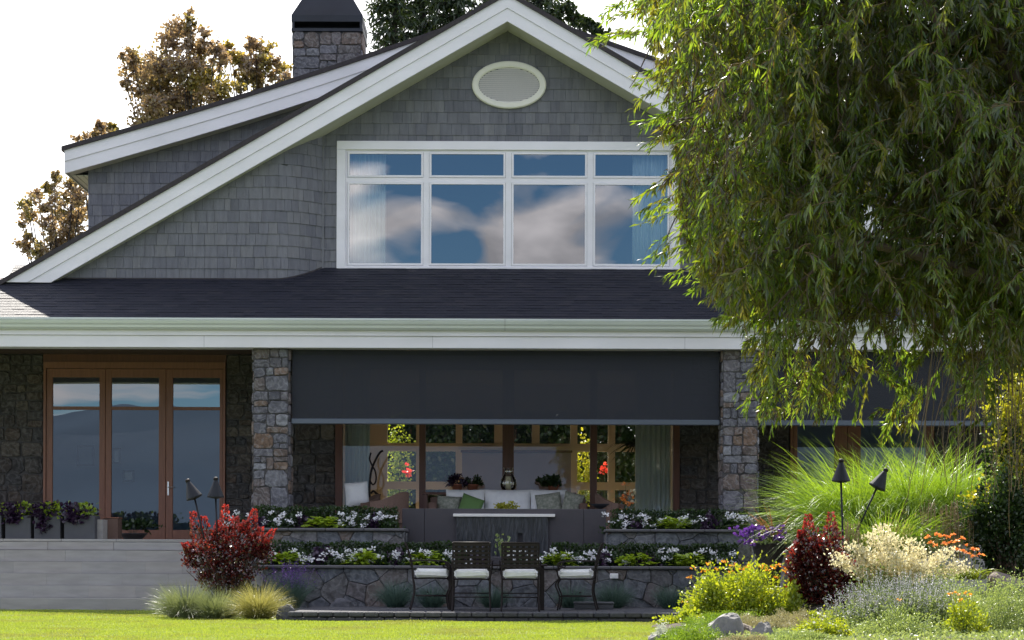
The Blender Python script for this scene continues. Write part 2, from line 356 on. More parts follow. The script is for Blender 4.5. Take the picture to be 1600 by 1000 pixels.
M['limestone'] = ramp_island('grey limestone', [(0.30, 0.29, 0.275), (0.335, 0.32, 0.30), (0.315, 0.305, 0.29), (0.325, 0.32, 0.31)], 0.75, nscale=3, namt=0.10, bump=0.15, bscale=40, stretch=(1, 1, 5))
M['paver'] = ramp_island('grey tumbled paver', [(0.055, 0.056, 0.065), (0.08, 0.08, 0.088), (0.068, 0.066, 0.07)], 0.85, nscale=20, namt=0.2, bump=0.5, bscale=60)
M['fir'] = simple('stained fir wood', (0.25, 0.105, 0.060), 0.45, c2=(0.19, 0.075, 0.042), scale=5, stretch=(6, 6, .5), bump=0.1)
M['darkwood'] = simple('dark red brown timber', (0.13, 0.045, 0.025), 0.4, c2=(0.09, 0.03, 0.018), scale=5, stretch=(6, 6, .5))
M['ceil'] = simple('dark stained ceiling board', (0.11, 0.075, 0.055), 0.6, c2=(0.08, 0.052, 0.04), scale=4, stretch=(8, .5, 1))
M['tan'] = simple('tan window frame', (0.72, 0.60, 0.42), 0.6)
M['mauve'] = simple('mauve plaster', (0.36, 0.31, 0.38), 0.75, c2=(0.32, 0.28, 0.35), scale=2)
M['roomwall'] = simple('room plaster', (0.78, 0.75, 0.70), 0.9)
M['bluewall'] = simple('blue grey room plaster', (0.20, 0.27, 0.36), 0.9)
M['roomfloor'] = simple('room floor board', (0.48, 0.36, 0.24), 0.5)
M['glass'] = glass_mat('window glass', 0.13, (0.92, 0.95, 0.95), wav=0.05)
M['glass_up'] = glass_mat('upper window glass', 0.20, (0.82, 0.90, 0.92), wav=0.05, rough=0.0, cl=(1.0, 0.99, 0.97))
M['glass_door'] = glass_mat('door glass', 0.20, (0.70, 0.78, 0.80), wav=0.06)
M['black'] = simple('black painted metal', (0.010, 0.012, 0.018), 0.5, spec=.3)
M['hood'] = simple('black chimney hood metal', (0.012, 0.014, 0.02), 0.45, metal=0.3, c2=(0.02, 0.024, 0.034), scale=2)
M['iron'] = simple('brown black wrought iron', (0.016, 0.011, 0.011), 0.6, spec=.25)
M['cushion'] = simple('white canvas cushion', (0.80, 0.80, 0.80), 0.9, c2=(0.72, 0.72, 0.73), scale=14, bump=0.15, bscale=120)
M['bar'] = simple('grey blue aluminium bar', (0.10, 0.12, 0.15), 0.4, metal=0.3)
M['steel'] = simple('brushed steel', (0.7, 0.7, 0.72), 0.3, metal=0.9)
M['wall_grey'] = simple('charcoal stucco', (0.055, 0.052, 0.060), 0.8, c2=(0.066, 0.060, 0.068), scale=3, bump=0.1, bscale=60)
M['spout'] = simple('pale metal spout lip', (0.72, 0.70, 0.68), 0.35)
M['water'] = ramp_island('rippling water sheet', [(0.022, 0.025, 0.032), (0.034, 0.037, 0.046)], 0.35, nscale=9, namt=0.6, bump=1.0, bscale=16, stretch=(3.0, 3.0, 0.5), spec=0.5)
M['wicker'] = simple('brown woven wicker', (0.16, 0.095, 0.07), 0.7, c2=(0.10, 0.06, 0.045), scale=60, bump=0.5, bscale=90)
M['soil'] = simple('dark garden soil', (0.035, 0.026, 0.02), 0.95, c2=(0.06, 0.045, 0.034), scale=20, bump=0.8, bscale=40)
M['bark'] = simple('willow bark', (0.11, 0.075, 0.05), 0.85, c2=(0.06, 0.045, 0.032), scale=8, stretch=(1, 1, .25), bump=0.8)
M['conbark'] = simple('conifer bark', (0.05, 0.04, 0.035), 0.9, c2=(0.03, 0.024, 0.02), scale=8)
M['twig'] = leaf_mat('willow twig', (0.16, 0.10, 0.03), (0.12, 0.08, 0.035), t=(1.2, 1.1, .8), trans=.15, gloss=.06)
M['zinc'] = simple('grey planter metal', (0.06, 0.062, 0.07), 0.7, c2=(0.075, 0.078, 0.085), scale=6)
M['rock'] = simple('granite boulder', (0.30, 0.29, 0.28), 0.85, c2=(0.16, 0.155, 0.16), scale=3.5, bump=1.0, bscale=9, detail=9)
M['rock_shade'] = simple('blue grey stone darkened for shade', (0.10, 0.10, 0.115), 0.85, c2=(0.05, 0.052, 0.06), scale=4, bump=0.9, bscale=9)  # darker copy for boulders in shade; the shade is in the colour
M['rock_brown'] = simple('brown boulder', (0.24, 0.19, 0.16), 0.85, c2=(0.13, 0.11, 0.10), scale=3.5, bump=1.0, bscale=9, detail=9)
M['pot'] = simple('dark glazed pot', (0.028, 0.024, 0.028), 0.35, c2=(0.04, 0.034, 0.036), scale=6)
M['terracotta'] = simple('terracotta', (0.33, 0.12, 0.07), 0.8)
M['candle'] = simple('candle wax', (0.75, 0.68, 0.5), 0.5)
# leaves
M['willow'] = leaf_mat('willow leaf', (0.013, 0.025, 0.009), (0.038, 0.050, 0.012), t=(9.8, 9.9, 1.8), trans=0.50, gloss=0.05, grough=0.28, c3=(0.030, 0.028, 0.011), nscale=1.9)
M['brightbronze'] = leaf_mat('golden bronze tree leaf', (0.20, 0.16, 0.05), (0.32, 0.28, 0.08), t=(1.5, 1.3, .6), trans=0.5, gloss=0.08)
M['oldwillow'] = leaf_mat('old olive brown willow leaf', (0.040, 0.030, 0.013), (0.070, 0.054, 0.020), t=(2.4, 2.0, .8), trans=0.3, gloss=0.05)
M['conifer'] = leaf_mat('fir needle spray', (0.018, 0.035, 0.018), (0.045, 0.068, 0.028), trans=0.25, gloss=0.04)
M['plum'] = leaf_mat('bronze tree leaf', (0.16, 0.11, 0.08), (0.33, 0.25, 0.15), t=(1.5, 1.35, .9), trans=0.5, gloss=0.08, c3=(0.16, 0.14, 0.035), nscale=.8)
M['maroon'] = leaf_mat('maroon shrub leaf', (0.040, 0.009, 0.010), (0.11, 0.018, 0.016), t=(2.4, 1.3, .9), trans=0.45, gloss=0.12, grough=.25)
M['redtip'] = leaf_mat('bright red new leaf', (0.14, 0.016, 0.018), (0.34, 0.045, 0.035), t=(1.8, 1.1, .9), trans=0.45, gloss=0.08)
M['bluegrass'] = leaf_mat('blue green grass blade', (0.13, 0.17, 0.075), (0.21, 0.25, 0.12), t=(1.3, 1.2, .8), trans=0.4)
M['goldgrass'] = leaf_mat('straw green grass blade', (0.22, 0.23, 0.065), (0.36, 0.34, 0.13), t=(1.3, 1.2, .8), trans=0.4)
M['miscanthus'] = leaf_mat('bright green grass blade', (0.11, 0.21, 0.022), (0.20, 0.32, 0.04), t=(1.7, 1.5, .6), trans=0.5, gloss=.07)
M['deepgreen'] = leaf_mat('deep green leaf', (0.014, 0.036, 0.012), (0.038, 0.072, 0.022), trans=0.35, gloss=.05)
M['lime'] = leaf_mat('lime leaf', (0.22, 0.33, 0.025), (0.33, 0.45, 0.04), t=(1.3, 1.2, .6), trans=0.4)
M['purple'] = leaf_mat('dark purple leaf', (0.025, 0.014, 0.035), (0.05, 0.022, 0.06), t=(1.3, 1, 1.3), trans=0.3)
M['brightgreen'] = leaf_mat('fresh green leaf', (0.16, 0.245, 0.02), (0.34, 0.40, 0.04), t=(1.6, 1.4, .5), trans=0.45, gloss=.06)
M['sagegreen'] = leaf_mat('grey green leaf', (0.17, 0.25, 0.08), (0.32, 0.40, 0.16), t=(1.3, 1.2, .7), trans=0.4, gloss=.06)
M['tealgreen'] = leaf_mat('blue green lavender leaf', (0.060, 0.115, 0.095), (0.10, 0.16, 0.13), t=(1.1, 1.1, .9), trans=0.3)
M['silver'] = leaf_mat('silver leaf', (0.42, 0.45, 0.38), (0.62, 0.64, 0.55), t=(1, 1, .9), trans=0.3)
M['moss'] = leaf_mat('mossy ground cover leaf', (0.10, 0.20, 0.02), (0.20, 0.32, 0.03), t=(1.4, 1.2, .6), trans=0.4)
M['thyme'] = leaf_mat('straw ground cover leaf', (0.25, 0.24, 0.12), (0.38, 0.36, 0.20), t=(1.1, 1, .8), trans=0.3)
M['cream_fl'] = leaf_mat('cream variegated leaf', (0.62, 0.58, 0.36), (0.85, 0.80, 0.58), t=(1.05, 1, .85), trans=0.35)
M['thread'] = leaf_mat('yellow green thread leaf', (0.30, 0.30, 0.09), (0.45, 0.43, 0.16), t=(1.2, 1.1, .8), trans=0.4)
M['wflower'] = leaf_mat('white petal', (0.75, 0.76, 0.80), (0.88, 0.88, 0.90), t=(1, 1, 1), trans=0.3)
M['oflower'] = leaf_mat('golden orange petal', (0.75, 0.30, 0.02), (0.85, 0.42, 0.04), t=(1.1, 1, .8), trans=0.35)
M['lily'] = leaf_mat('orange lily petal', (0.85, 0.24, 0.05), (0.95, 0.45, 0.12), t=(1.2, 1, .9), trans=0.35)
M['vflower'] = leaf_mat('violet petal', (0.06, 0.02, 0.17), (0.16, 0.06, 0.32), t=(1.2, 1, 1.2), trans=0.35)
M['sageflower'] = leaf_mat('pale lavender flower spike', (0.50, 0.47, 0.58), (0.66, 0.63, 0.72), t=(1, 1, 1), trans=0.3)
M['rflower'] = leaf_mat('red petal', (0.65, 0.03, 0.04), (0.8, 0.10, 0.04), t=(1.2, 1, .8), trans=0.35)
M['bronze'] = leaf_mat('bronze sedge blade', (0.24, 0.09, 0.035), (0.36, 0.16, 0.07), t=(1.4, 1.1, .8), trans=0.4)
M['straw'] = leaf_mat('dry straw stalk', (0.26, 0.19, 0.10), (0.36, 0.28, 0.16), t=(1, 1, 1), trans=0.25)
M['yellow'] = leaf_mat('yellow green shrub leaf', (0.30, 0.33, 0.02), (0.50, 0.48, 0.04), t=(1.3, 1.2, .6), trans=0.45)
M['sheer'] = leaf_mat('sheer curtain cloth', (0.74, 0.80, 0.78), (0.78, 0.84, 0.82), t=(1, 1, 1), trans=0.3, gloss=0)
M['pillow_green'] = simple('green cushion cloth', (0.12, 0.22, 0.07), 0.9)
M['pillow_pat'] = simple('patterned sage cushion cloth', (0.14, 0.16, 0.12), 0.9, c2=(0.38, 0.38, 0.32), scale=22)
M['lawn'] = simple('lawn turf', (0.12, 0.155, 0.05), 0.9, c2=(0.155, 0.19, 0.06), scale=1.4, bump=0.6, bscale=120)
M['grass'] = leaf_mat('lawn grass blade', (0.23, 0.32, 0.036), (0.34, 0.41, 0.05), t=(1.4, 1.3, .8), trans=0.38, gloss=.05, c3=(0.26, 0.29, 0.06), nscale=.9)
m, nt, b = nodes('screen cloth')
b.inputs['Base Color'].default_value = (0.022, 0.028, 0.042, 1); b.inputs['Roughness'].default_value = 0.7
tr = N(nt, 'ShaderNodeBsdfTransparent'); ms = N(nt, 'ShaderNodeMixShader'); ms.inputs[0].default_value = 0.20
nt.links.new(b.outputs[0], ms.inputs[1]); nt.links.new(tr.outputs[0], ms.inputs[2]); nt.links.new(ms.outputs[0], nt.nodes['Material Output'].inputs[0])
no = N(nt, 'ShaderNodeTexNoise'); no.inputs['Scale'].default_value = 1.2; tcn = N(nt, 'ShaderNodeTexCoord'); nt.links.new(tcn.outputs['Object'], no.inputs['Vector'])
mx = N(nt, 'ShaderNodeMixRGB'); mx.inputs[1].default_value = (0.015, 0.018, 0.028, 1); mx.inputs[2].default_value = (0.019, 0.022, 0.032, 1); nt.links.new(no.outputs['Fac'], mx.inputs[0]); nt.links.new(mx.outputs[0], b.inputs['Base Color'])
M['screen'] = m

# ------------------------------------------------------------------ stone and shingle builders
def clip_poly(poly, a, b, c):
    """keep the side a*x+b*y<=c"""
    out = []
    for i in range(len(poly)):
        p, q = poly[i], poly[(i + 1) % len(poly)]; dp = a * p[0] + b * p[1] - c; dq = a * q[0] + b * q[1] - c
        if dp <= 0: out.append(p)
        if (dp < 0) != (dq < 0) and abs(dp - dq) > 1e-12:
            t = dp / (dp - dq); out.append((p[0] + (q[0] - p[0]) * t, p[1] + (q[1] - p[1]) * t))
    return out
def stone_cells(w, h, cw, ch, jit, rnd):
    seeds = []; ny = max(1, round(h / ch)); nx = max(1, round(w / cw))
    for j in range(-1, ny + 1):
        off = rnd.uniform(0, 1)
        for i in range(-1, nx + 2):
            seeds.append(((i + off * .9 + rnd.uniform(-jit, jit)) * w / nx, (j + .5 + rnd.uniform(-jit, jit) * .8) * h / ny))
    cells = []
    for k, s in enumerate(seeds):
        if not (-cw < s[0] < w + cw): continue
        poly = [(0, 0), (w, 0), (w, h), (0, h)]
        for l, t in enumerate(seeds):
            if l == k: continue
            dx, dy = t[0] - s[0], t[1] - s[1]
            if abs(dx) > 3.2 * cw or abs(dy) > 3.2 * ch: continue
            poly = clip_poly(poly, dx, dy, (t[0] ** 2 + t[1] ** 2 - s[0] ** 2 - s[1] ** 2) / 2)
            if len(poly) < 3: break
        if len(poly) >= 3: cells.append(poly)
    return cells
def ashlar_cells(w, h, cw, ch, rnd):
    out = []
    def rec(x0, y0, x1, y1):
        a, b_ = x1 - x0, y1 - y0; lx, ly = cw * rnd.uniform(.6, 1.9), ch * rnd.uniform(.7, 2.0)
        if a <= lx and b_ <= ly: out.append((x0, y0, x1, y1)); return
        if a / cw > b_ / ch: m_ = x0 + a * rnd.uniform(.33, .67); rec(x0, y0, m_, y1); rec(m_, y0, x1, y1)
        else: m_ = y0 + b_ * rnd.uniform(.33, .67); rec(x0, y0, x1, m_); rec(x0, m_, x1, y1)
    rec(0, 0, w, h); cells = []
    for (x0, y0, x1, y1) in out:
        pts = []; e = min(x1 - x0, y1 - y0) * .34
        for (ax, ay, bx, by) in ((x0, y0, x1, y0), (x1, y0, x1, y1), (x1, y1, x0, y1), (x0, y1, x0, y0)):
            l = math.hypot(bx - ax, by - ay); ux, uy = (bx - ax) / l, (by - ay) / l
            for t in (rnd.uniform(.2, 1) * e, l * rnd.uniform(.35, .65), l - rnd.uniform(.2, 1) * e):
                j = rnd.uniform(-.003, .016); pts.append((ax + ux * t - uy * j, ay + uy * t + ux * j))
        cells.append(pts)
    return cells
def stones(mb, o, u, v, nrm, w, h, cw=.3, ch=.18, jit=.25, gap=.008, depth=.035, seed=1, ashlar=False):
    """stone facing on the rectangle o + a*u + b*v; nrm points out"""
    rnd = random.Random(seed); o, u, v, nrm = Vector(o), Vector(u), Vector(v), Vector(nrm)
    for poly in (ashlar_cells(w, h, cw, ch, rnd) if ashlar else stone_cells(w, h, cw, ch, jit, rnd)):
        area = 0.5 * sum(poly[i][0] * poly[(i + 1) % len(poly)][1] - poly[(i + 1) % len(poly)][0] * poly[i][1] for i in range(len(poly)))
        if abs(area) < 0.0008: continue
        cx = sum(p[0] for p in poly) / len(poly); cy = sum(p[1] for p in poly) / len(poly)
        dep = depth * rnd.uniform(.5, 1.2); n = len(poly); vs = []
        def ring(shr, dd, jn=0):
            for p in poly:
                dx, dy = p[0] - cx, p[1] - cy; l = math.hypot(dx, dy) + 1e-6; k = max(0.2, 1 - shr / l)
                q = o + u * (cx + dx * k) + v * (cy + dy * k) + nrm * (dd + rnd.uniform(-jn, jn)); vs.append(q)
        ring(gap, -0.01); ring(gap, dep * .6); ring(gap + .014, dep, .005)
        fs = [tuple(2 * n + i for i in range(n))]
        for r_ in (0, 1):
            for i in range(n): fs.append((r_ * n + i, r_ * n + (i + 1) % n, (r_ + 1) * n + (i + 1) % n, (r_ + 1) * n + i))
        mb.add(vs, fs)
def shingles(mb, path, z0, zt, course=.205, wmin=.11, wmax=.24, holes=(), seed=3, zb=None, drop=.0):
    """cedar shingles along a plan path [(x,y)...]; outward is to the right of travel; zt(x) gives the top, zb(x) the bottom"""
    rnd = random.Random(seed); seg = []; tot = 0
    for (a, b) in zip(path[:-1], path[1:]):
        l = math.hypot(b[0] - a[0], b[1] - a[1]); seg.append((tot, l, a, b)); tot += l
    def at(s):
        for (s0, l, a, b) in seg:
            if s <= s0 + l or (s0, l, a, b) == seg[-1]:
                t = (s - s0) / l; x = a[0] + (b[0] - a[0]) * t; y = a[1] + (b[1] - a[1]) * t
                return Vector((x, y, 0)), Vector(((b[1] - a[1]) / l, -(b[0] - a[0]) / l, 0))
    zmax = max(zt(at(tot * i / 40)[0].x) for i in range(41)); row = 0; z = z0
    while z < zmax:
        s = -rnd.uniform(0, wmax)
        while s < tot:
            w = rnd.uniform(wmin, wmax); a, b_ = max(0, s), min(tot, s + w - .005); s += w
            if b_ - a < .02: continue
            spans = [(a, b_)]
            for (hx0, hx1, hz0, hz1) in holes:
                if z + course * .9 < hz0 or z > hz1 - .03: continue
                ns = []; cut = z + course > hz1 + .015
                for (p, q, *_) in spans:
                    xp, xq = at(p)[0].x, at(q)[0].x
                    if xq <= hx0 or xp >= hx1: ns.append((p, q)); continue
                    if xp < hx0 - .02: ns.append((p, p + (hx0 - xp)))
                    if xq > hx1 + .02: ns.append((q - (xq - hx1), q))
                    if cut: ns.append((max(p, p + (hx0 - xp)), min(q, q - (xq - hx1)), hz1 - .01))
                spans = ns
            for (p, q, *lo) in spans:
                A, na = at(p); B, nb = at(q); top = min(z + course + .02, zt(A.x) , z + 9); topb = min(z + course + .02, zt(B.x))
                bz = z + rnd.uniform(-.003, .003) if not lo else lo[0]
                lo_a = max(bz, zb(A.x)) if zb else bz; lo_b = max(bz, zb(B.x)) if zb else bz
                if top - lo_a < .012 and topb - lo_b < .012: continue
                top = max(top, lo_a + .004); topb = max(topb, lo_b + .004)
                t = rnd.uniform(.016, .022)
                def pt(Q, nn, zz, oo): return (Q.x + nn.x * oo, Q.y + nn.y * oo, zz)
                vs = [pt(A, na, lo_a, t), pt(B, nb, lo_b, t), pt(B, nb, topb, .004), pt(A, na, top, .004), pt(A, na, lo_a, -.01), pt(B, nb, lo_b, -.01), pt(B, nb, topb, -.01), pt(A, na, top, -.01)]
                mb.add(vs, [(0, 1, 2, 3), (4, 5, 1, 0), (5, 6, 2, 1), (4, 0, 3, 7)])
        z += course; row += 1
def roof_courses(mb, x0, x1, eave, ridge, n, seed, tab=.3, lx=None):
    """overlapping roof shingle courses between an eave line (y,z) and a ridge line (y,z)"""
    rnd = random.Random(seed); (ya, za), (yb, zb_) = eave, ridge
    ny, nzz = -(zb_ - za), (yb - ya); l = math.hypot(ny, nzz); ny /= l; nzz /= l
    if nzz < 0: ny, nzz = -ny, -nzz
    for i in range(n):
        t0, t1 = i / n, (i + 1.15) / n; x = x0 - rnd.uniform(0, tab)
        while x < x1:
            w = rnd.uniform(.12, tab); a, b_ = max(x, x0), min(x + w, x1); x += w
            if b_ <= a: continue
            h = .006 + rnd.choice((0, .0, .004)); y_0, z_0 = ya + (yb - ya) * t0, za + (zb_ - za) * t0; y_1, z_1 = ya + (yb - ya) * min(1, t1), za + (zb_ - za) * min(1, t1)
            mb.add([(a, y_0 + ny * h, z_0 + nzz * h), (b_, y_0 + ny * h, z_0 + nzz * h), (b_, y_1 + ny * .002, z_1 + nzz * .002), (a, y_1 + ny * .002, z_1 + nzz * .002), (a, y_0, z_0), (b_, y_0, z_0)],
                   [(0, 1, 2, 3), (4, 5, 1, 0)])

# ------------------------------------------------------------------ ground, lake, hills
FLOOR = 1.11; PATIO = 0.12
g = MB(); g.add([(-160, -36, 0), (160, -36, 0), (160, 160, 0), (-160, 160, 0)], [(0, 1, 2, 3)])
tag(g.build('lawn', M['lawn']), kind='structure')
g = MB(); g.add([(-3000, -3000, -.6), (3000, -3000, -.6), (3000, 3000, -.6), (-3000, 3000, -.6)], [(0, 1, 2, 3)])
lake = simple('lake water', (0.05, 0.08, 0.10), 0.12, spec=0.6, bump=0.4, bscale=.5); tag(g.build('lake', lake), kind='structure')
hill_m = simple('haze tinted forested hill', (0.032, 0.055, 0.092), 1.0, c2=(0.018, 0.034, 0.062), scale=.006)  # blue distance haze is put into the hill colour
for k, (yy, hh, sd) in enumerate(((-1500, 186, 4), (-2300, 270, 9))):
    rnd = random.Random(sd); mb = MB(); n = 90; top = []
    ph = [rnd.uniform(0, 6.28) for _ in range(6)]
    for i in range(n + 1):
        x = -2600 + 5200 * i / n
        z = hh * (0.72 + .16 * math.sin(x / 330 + ph[0]) + .09 * math.sin(x / 140 + ph[1]) + .04 * math.sin(x / 47 + ph[2]))
        top.append((x, z))
    vs = []; 
    for x, z in top: vs += [(x, yy, -1), (x, yy - 250, z * .6), (x, yy - 500, z)]
    mb.add(vs, [f for i in range(n) for f in ((3 * i, 3 * i + 3, 3 * i + 4, 3 * i + 1), (3 * i + 1, 3 * i + 4, 3 * i + 5, 3 * i + 2))])
    tag(mb.build('hills', hill_m), kind='structure')

mb = MB(); vs = []
for i in range(121):
    x = -1800 + 30 * i; vs += [(x, -1150, -1), (x, -1260, 11 + 3 * math.sin(x / 90)), (x, -1420, 23 + 5 * math.sin(x / 130 + 1) + 2 * math.sin(x / 37))]
mb.add(vs, [f for i in range(120) for f in ((3 * i, 3 * i + 3, 3 * i + 4, 3 * i + 1), (3 * i + 1, 3 * i + 4, 3 * i + 5, 3 * i + 2))])
tag(mb.build('far_shore', simple('dry far shore', (0.26, 0.19, 0.12), 1.0, c2=(0.07, 0.085, 0.06), scale=.012)), kind='structure')
# lawn blades near the beds
def lawn_blades():
    lv = Leaves()
    for (x0, x1, y0, y1, n) in ((-7.3, 2.6, -15.6, -9.02, 190000), (-9.4, -3.2, -9.02, -4.75, 60000)):
        p = np.stack([RNG.uniform(x0, x1, n), RNG.uniform(y0, y1, n), np.zeros(n)], 1)
        k = np.abs(p[:, 0]) < (p[:, 1] - CAMY) * .275; p = p[k]; n = len(p)
        d = RNG.normal(size=(n, 3)) * .35; d[:, 2] = 1
        clump = 1 + .35 * np.sin(p[:, 0] * 3.1 + np.sin(p[:, 1] * 2.3)) * np.sin(p[:, 1] * 4.1 + 1)
        lv.lance(p, d, RNG.uniform(.022, .050, n) * clump, .0055, bend=.3)
    tag(lv.build('grass', M['grass']), 'short sunlit green lawn grass in front of the house', 'grass', kind='stuff')
lawn_blades()

# ------------------------------------------------------------------ terrace, steps, patio
def block_strip(mb, x0, x1, y0, y1, z0, z1, wmin, wmax, seed, gap=.004, b=.006):
    rnd = random.Random(seed); x = x0
    while x < x1 - .05:
        w = rnd.uniform(wmin, wmax); w = min(w, x1 - x)
        if x1 - (x + w) < wmin * .5: w = x1 - x
        mb.rbox(x + gap / 2, x + w - gap / 2, y0 + rnd.uniform(0, .003), y1, z0 + gap / 2, z1 - gap / 2 , b); x += w
XL = PX(412, -6); XR = PX(1155, -6)
mb = MB(); mb.box(-15, 15, -2.62, 9.6, 0.0, FLOOR - .055); tag(mb.build('terrace_base', M['mortar']), kind='structure')
mb = MB()
for j in range(4):
    block_strip(mb, -15, 15, -2.66 + j * 1.12, -2.66 + (j + 1) * 1.12 - .004, FLOOR - .05, FLOOR, .8, 1.4, 30 + j)
tag(mb.build('terrace_paving', M['limestone']), kind='structure')
def steps(x0, x1, seed):
    mb = MB(); rise = FLOOR / 6
    for i in range(6):
        yf = -2.66 - .37 * i; zt = FLOOR - rise * i
        if i == 0: block_strip(mb, x0, x1, -2.675, -2.64, zt - rise + .002, zt - .052, .7, 1.5, seed + i)
        else:
            block_strip(mb, x0, x1, yf, yf + .366, zt - rise + .001, zt, .5, 1.1, seed + i, gap=.001, b=.0015)
            if i < 5: mb.box(x0 + .01, x1 - .01, yf + .02, yf + .365, 0, zt - rise - .002)
    return tag(mb.build('stone_steps', M['limestone']), kind='structure')
steps(-15, PX(408, -4), 5); steps(PX(1180, -4), 15, 205)
# patio in front of the beds with its block edging
mb = MB(); mb.box(PX(452, -9), PX(1085, -9), -8.78, -5.98, 0, PATIO - .02)
x0, x1 = PX(452, -9), PX(1085, -9)
for j in range(9): block_strip(mb, x0, x1, -8.78 + j * .31, -8.78 + (j + 1) * .31 - .004, PATIO - .018, PATIO, .2, .4, 80 + j)
tag(mb.build('patio', M['paver']), kind='structure')
mb = MB(); block_strip(mb, x0 - .02, x1, -9.0, -8.79, .06, .135, .19, .21, 21, gap=.012, b=.012); block_strip(mb, x0, x1, -8.985, -8.79, 0, .058, .36, .5, 22, gap=.01, b=.008)
tag(mb.build('patio_kerb', M['paver']), kind='structure')

# retaining walls of the planting beds
def bed_wall(label, xa, xb, yf, z0, ztop, seed, yback, capd=.34):
    t = thing('retaining_wall', label, 'wall', ((xa + xb) / 2, yf, z0)); ox, oy, oz = t.location
    mb = MB(); mb.box(xa - ox, xb - ox, .04, .3, 0, ztop - .05 - oz)
    mb.box(xa - ox, xa + .26 - ox, .3, yback - oy, 0, ztop - .05 - oz); mb.box(xb - .26 - ox, xb - ox, .3, yback - oy, 0, ztop - .05 - oz)
    mb.build('mortar_core', M['mortar'], t)
    mb = MB(); h = ztop - .05 - z0
    stones(mb, (xa - ox, .04, 0), (1, 0, 0), (0, 0, 1), (0, -1, 0), xb - xa, h, .42 if h > .4 else .34, .24 if h > .4 else .17, .42, .004, .035, seed)
    stones(mb, (xb - ox, .04, 0), (0, 1, 0), (0, 0, 1), (1, 0, 0), yback - oy - .04, h, .4, .22, .4, .009, .03, seed + 1)
    stones(mb, (xa - ox, .04, 0), (0, 1, 0), (0, 0, 1), (-1, 0, 0), yback - oy - .04, h, .4, .22, .4, .009, .03, seed + 2)
    mb.build('stone_face', M['bed_stone'], t)
    mb = MB(); block_strip(mb, xa - .05 - ox, xb + .05 - ox, -.05, capd - .05, ztop - .05 - oz, ztop - oz, .5, .9, seed, b=.012)
    for xx in (xa - .05 - ox, xb - .26 - ox): mb.rbox(xx, xx + .31, capd - .045, yback - oy, ztop - .05 - oz, ztop - oz, .01)
    mb.build('cap', M['cap'], t)
    return t
ZL = PZ(884, -6); ZU = PZ(826, -4.6)
bed_wall('long low blue grey flagstone wall with dark cap behind the patio chairs', XL, XR, -6.0, 0.0, ZL, 41, -3.2)
UL0, UL1 = PX(395, -4.6), PX(628, -4.6); UR0, UR1 = PX(950, -4.6), PX(1172, -4.6)
bed_wall('upper flagstone planter wall left of the dark water wall', UL0, UL1, -4.6, ZL - .1, ZU, 51, -2.7)
bed_wall('upper flagstone planter wall right of the dark water wall', UR0, UR1, -4.6, ZL - .1, ZU, 61, -2.7)
mb = MB(); mb.box(XL + .25, XR - .25, -5.72, -4.55, .02, ZL - .06); mb.box(UL0 + .25, UL1 - .25, -4.32, -2.75, ZL - .1, ZU - .06); mb.box(UR0 + .25, UR1 - .25, -4.32, -2.75, ZL - .1, ZU - .06)
tag(mb.build('bed_soil', M['soil']), kind='structure')

# ------------------------------------------------------------------ HOUSE
HOUSE = thing('house', 'large grey shingled house with white gable trim and stone pillared porch', 'house')
RY, WY, LY, SY, BY = -0.50, 0.20, -0.27, 1.90, 1.90     # rake, window wall, forward walls, rear gable rake, ground-floor wall
def lineZ(pa, pb, Y):
    """height function of the straight line through two picture points lying at depth Y"""
    A, B = P(pa[0], pa[1], Y), P(pb[0], pb[1], Y); k = (B.z - A.z) / (B.x - A.x)
    return lambda x: A.z + (x - A.x) * k
PEAK = P(793, -8, RY); EAVE = P(8, 441, RY); PITCH = (PEAK.z - EAVE.z) / (PEAK.x - EAVE.x)
XC = PEAK.x; BW = (P(793, 33, RY).z - PEAK.z) * -1         # vertical depth of the barge board
def roofz(x): return PEAK.z - abs(x - XC) * PITCH          # upper edge of the white board
XE = XC - EAVE.x                                           # half width
RPK = P(793, 12, SY); REV = P(101, 234, SY); RBW = .44
rk = (P(686, 48, SY).z - REV.z) / (P(686, 48, SY).x - REV.x)
XR2 = XC - REV.x
def roofz2(x):
    a = abs(x - XC); t = a / XR2
    return REV.z + (XR2 - a) * rk - .10 * math.sin(math.pi * min(1, t))
EY, EZ = -1.72, PZ(500, -1.72)                             # eave of the porch roof
WB = PZ(436, LY, 250); PSL = (WB - EZ) / (LY - EY)         # porch roof slope
def porchz(y): return EZ + (y - EY) * PSL

# --- gable walls (shingled)
wx0, wx1 = PX(526, WY - .03, 320), PX(1063, WY - .03, 320); wz1, wz0 = PZ(221, WY - .03), PZ(423, WY - .03)
cx0 = PX(430, LY, 400); cx1 = PX(505, WY, 400)
curve = []
for i in range(9):
    t = i / 8; s_ = t * t * (3 - 2 * t) ; s_ = 1 - math.cos(t * math.pi / 2) if True else s_
    curve.append((cx0 + (cx1 - cx0) * math.sin(t * math.pi / 2) ** 1.0 if False else cx0 + (cx1 - cx0) * t, LY + (WY - LY) * (t ** 1.8)))
pathL = [(EAVE.x + .2, LY)] + curve
pathR = [(2 * XC - x, y) for x, y in reversed(pathL)]
under = lambda x: roofz(x) - BW + .09
def zbL(x):
    # foot of the curved wall follows the roof surface
    for (a, b_) in zip(pathL[:-1], pathL[1:]):
        if a[0] <= x <= b_[0]: return porchz(a[1] + (b_[1] - a[1]) * (x - a[0]) / (b_[0] - a[0])) - .01
    return porchz(LY)
mb = MB(); CR = .205
z_start = WB - .02 - CR
shingles(mb, pathL, z_start, lambda x: under(x), CR, seed=3, zb=zbL)
shingles(mb, pathR, z_start, lambda x: under(x), CR, seed=4, zb=lambda x: zbL(2 * XC - x))
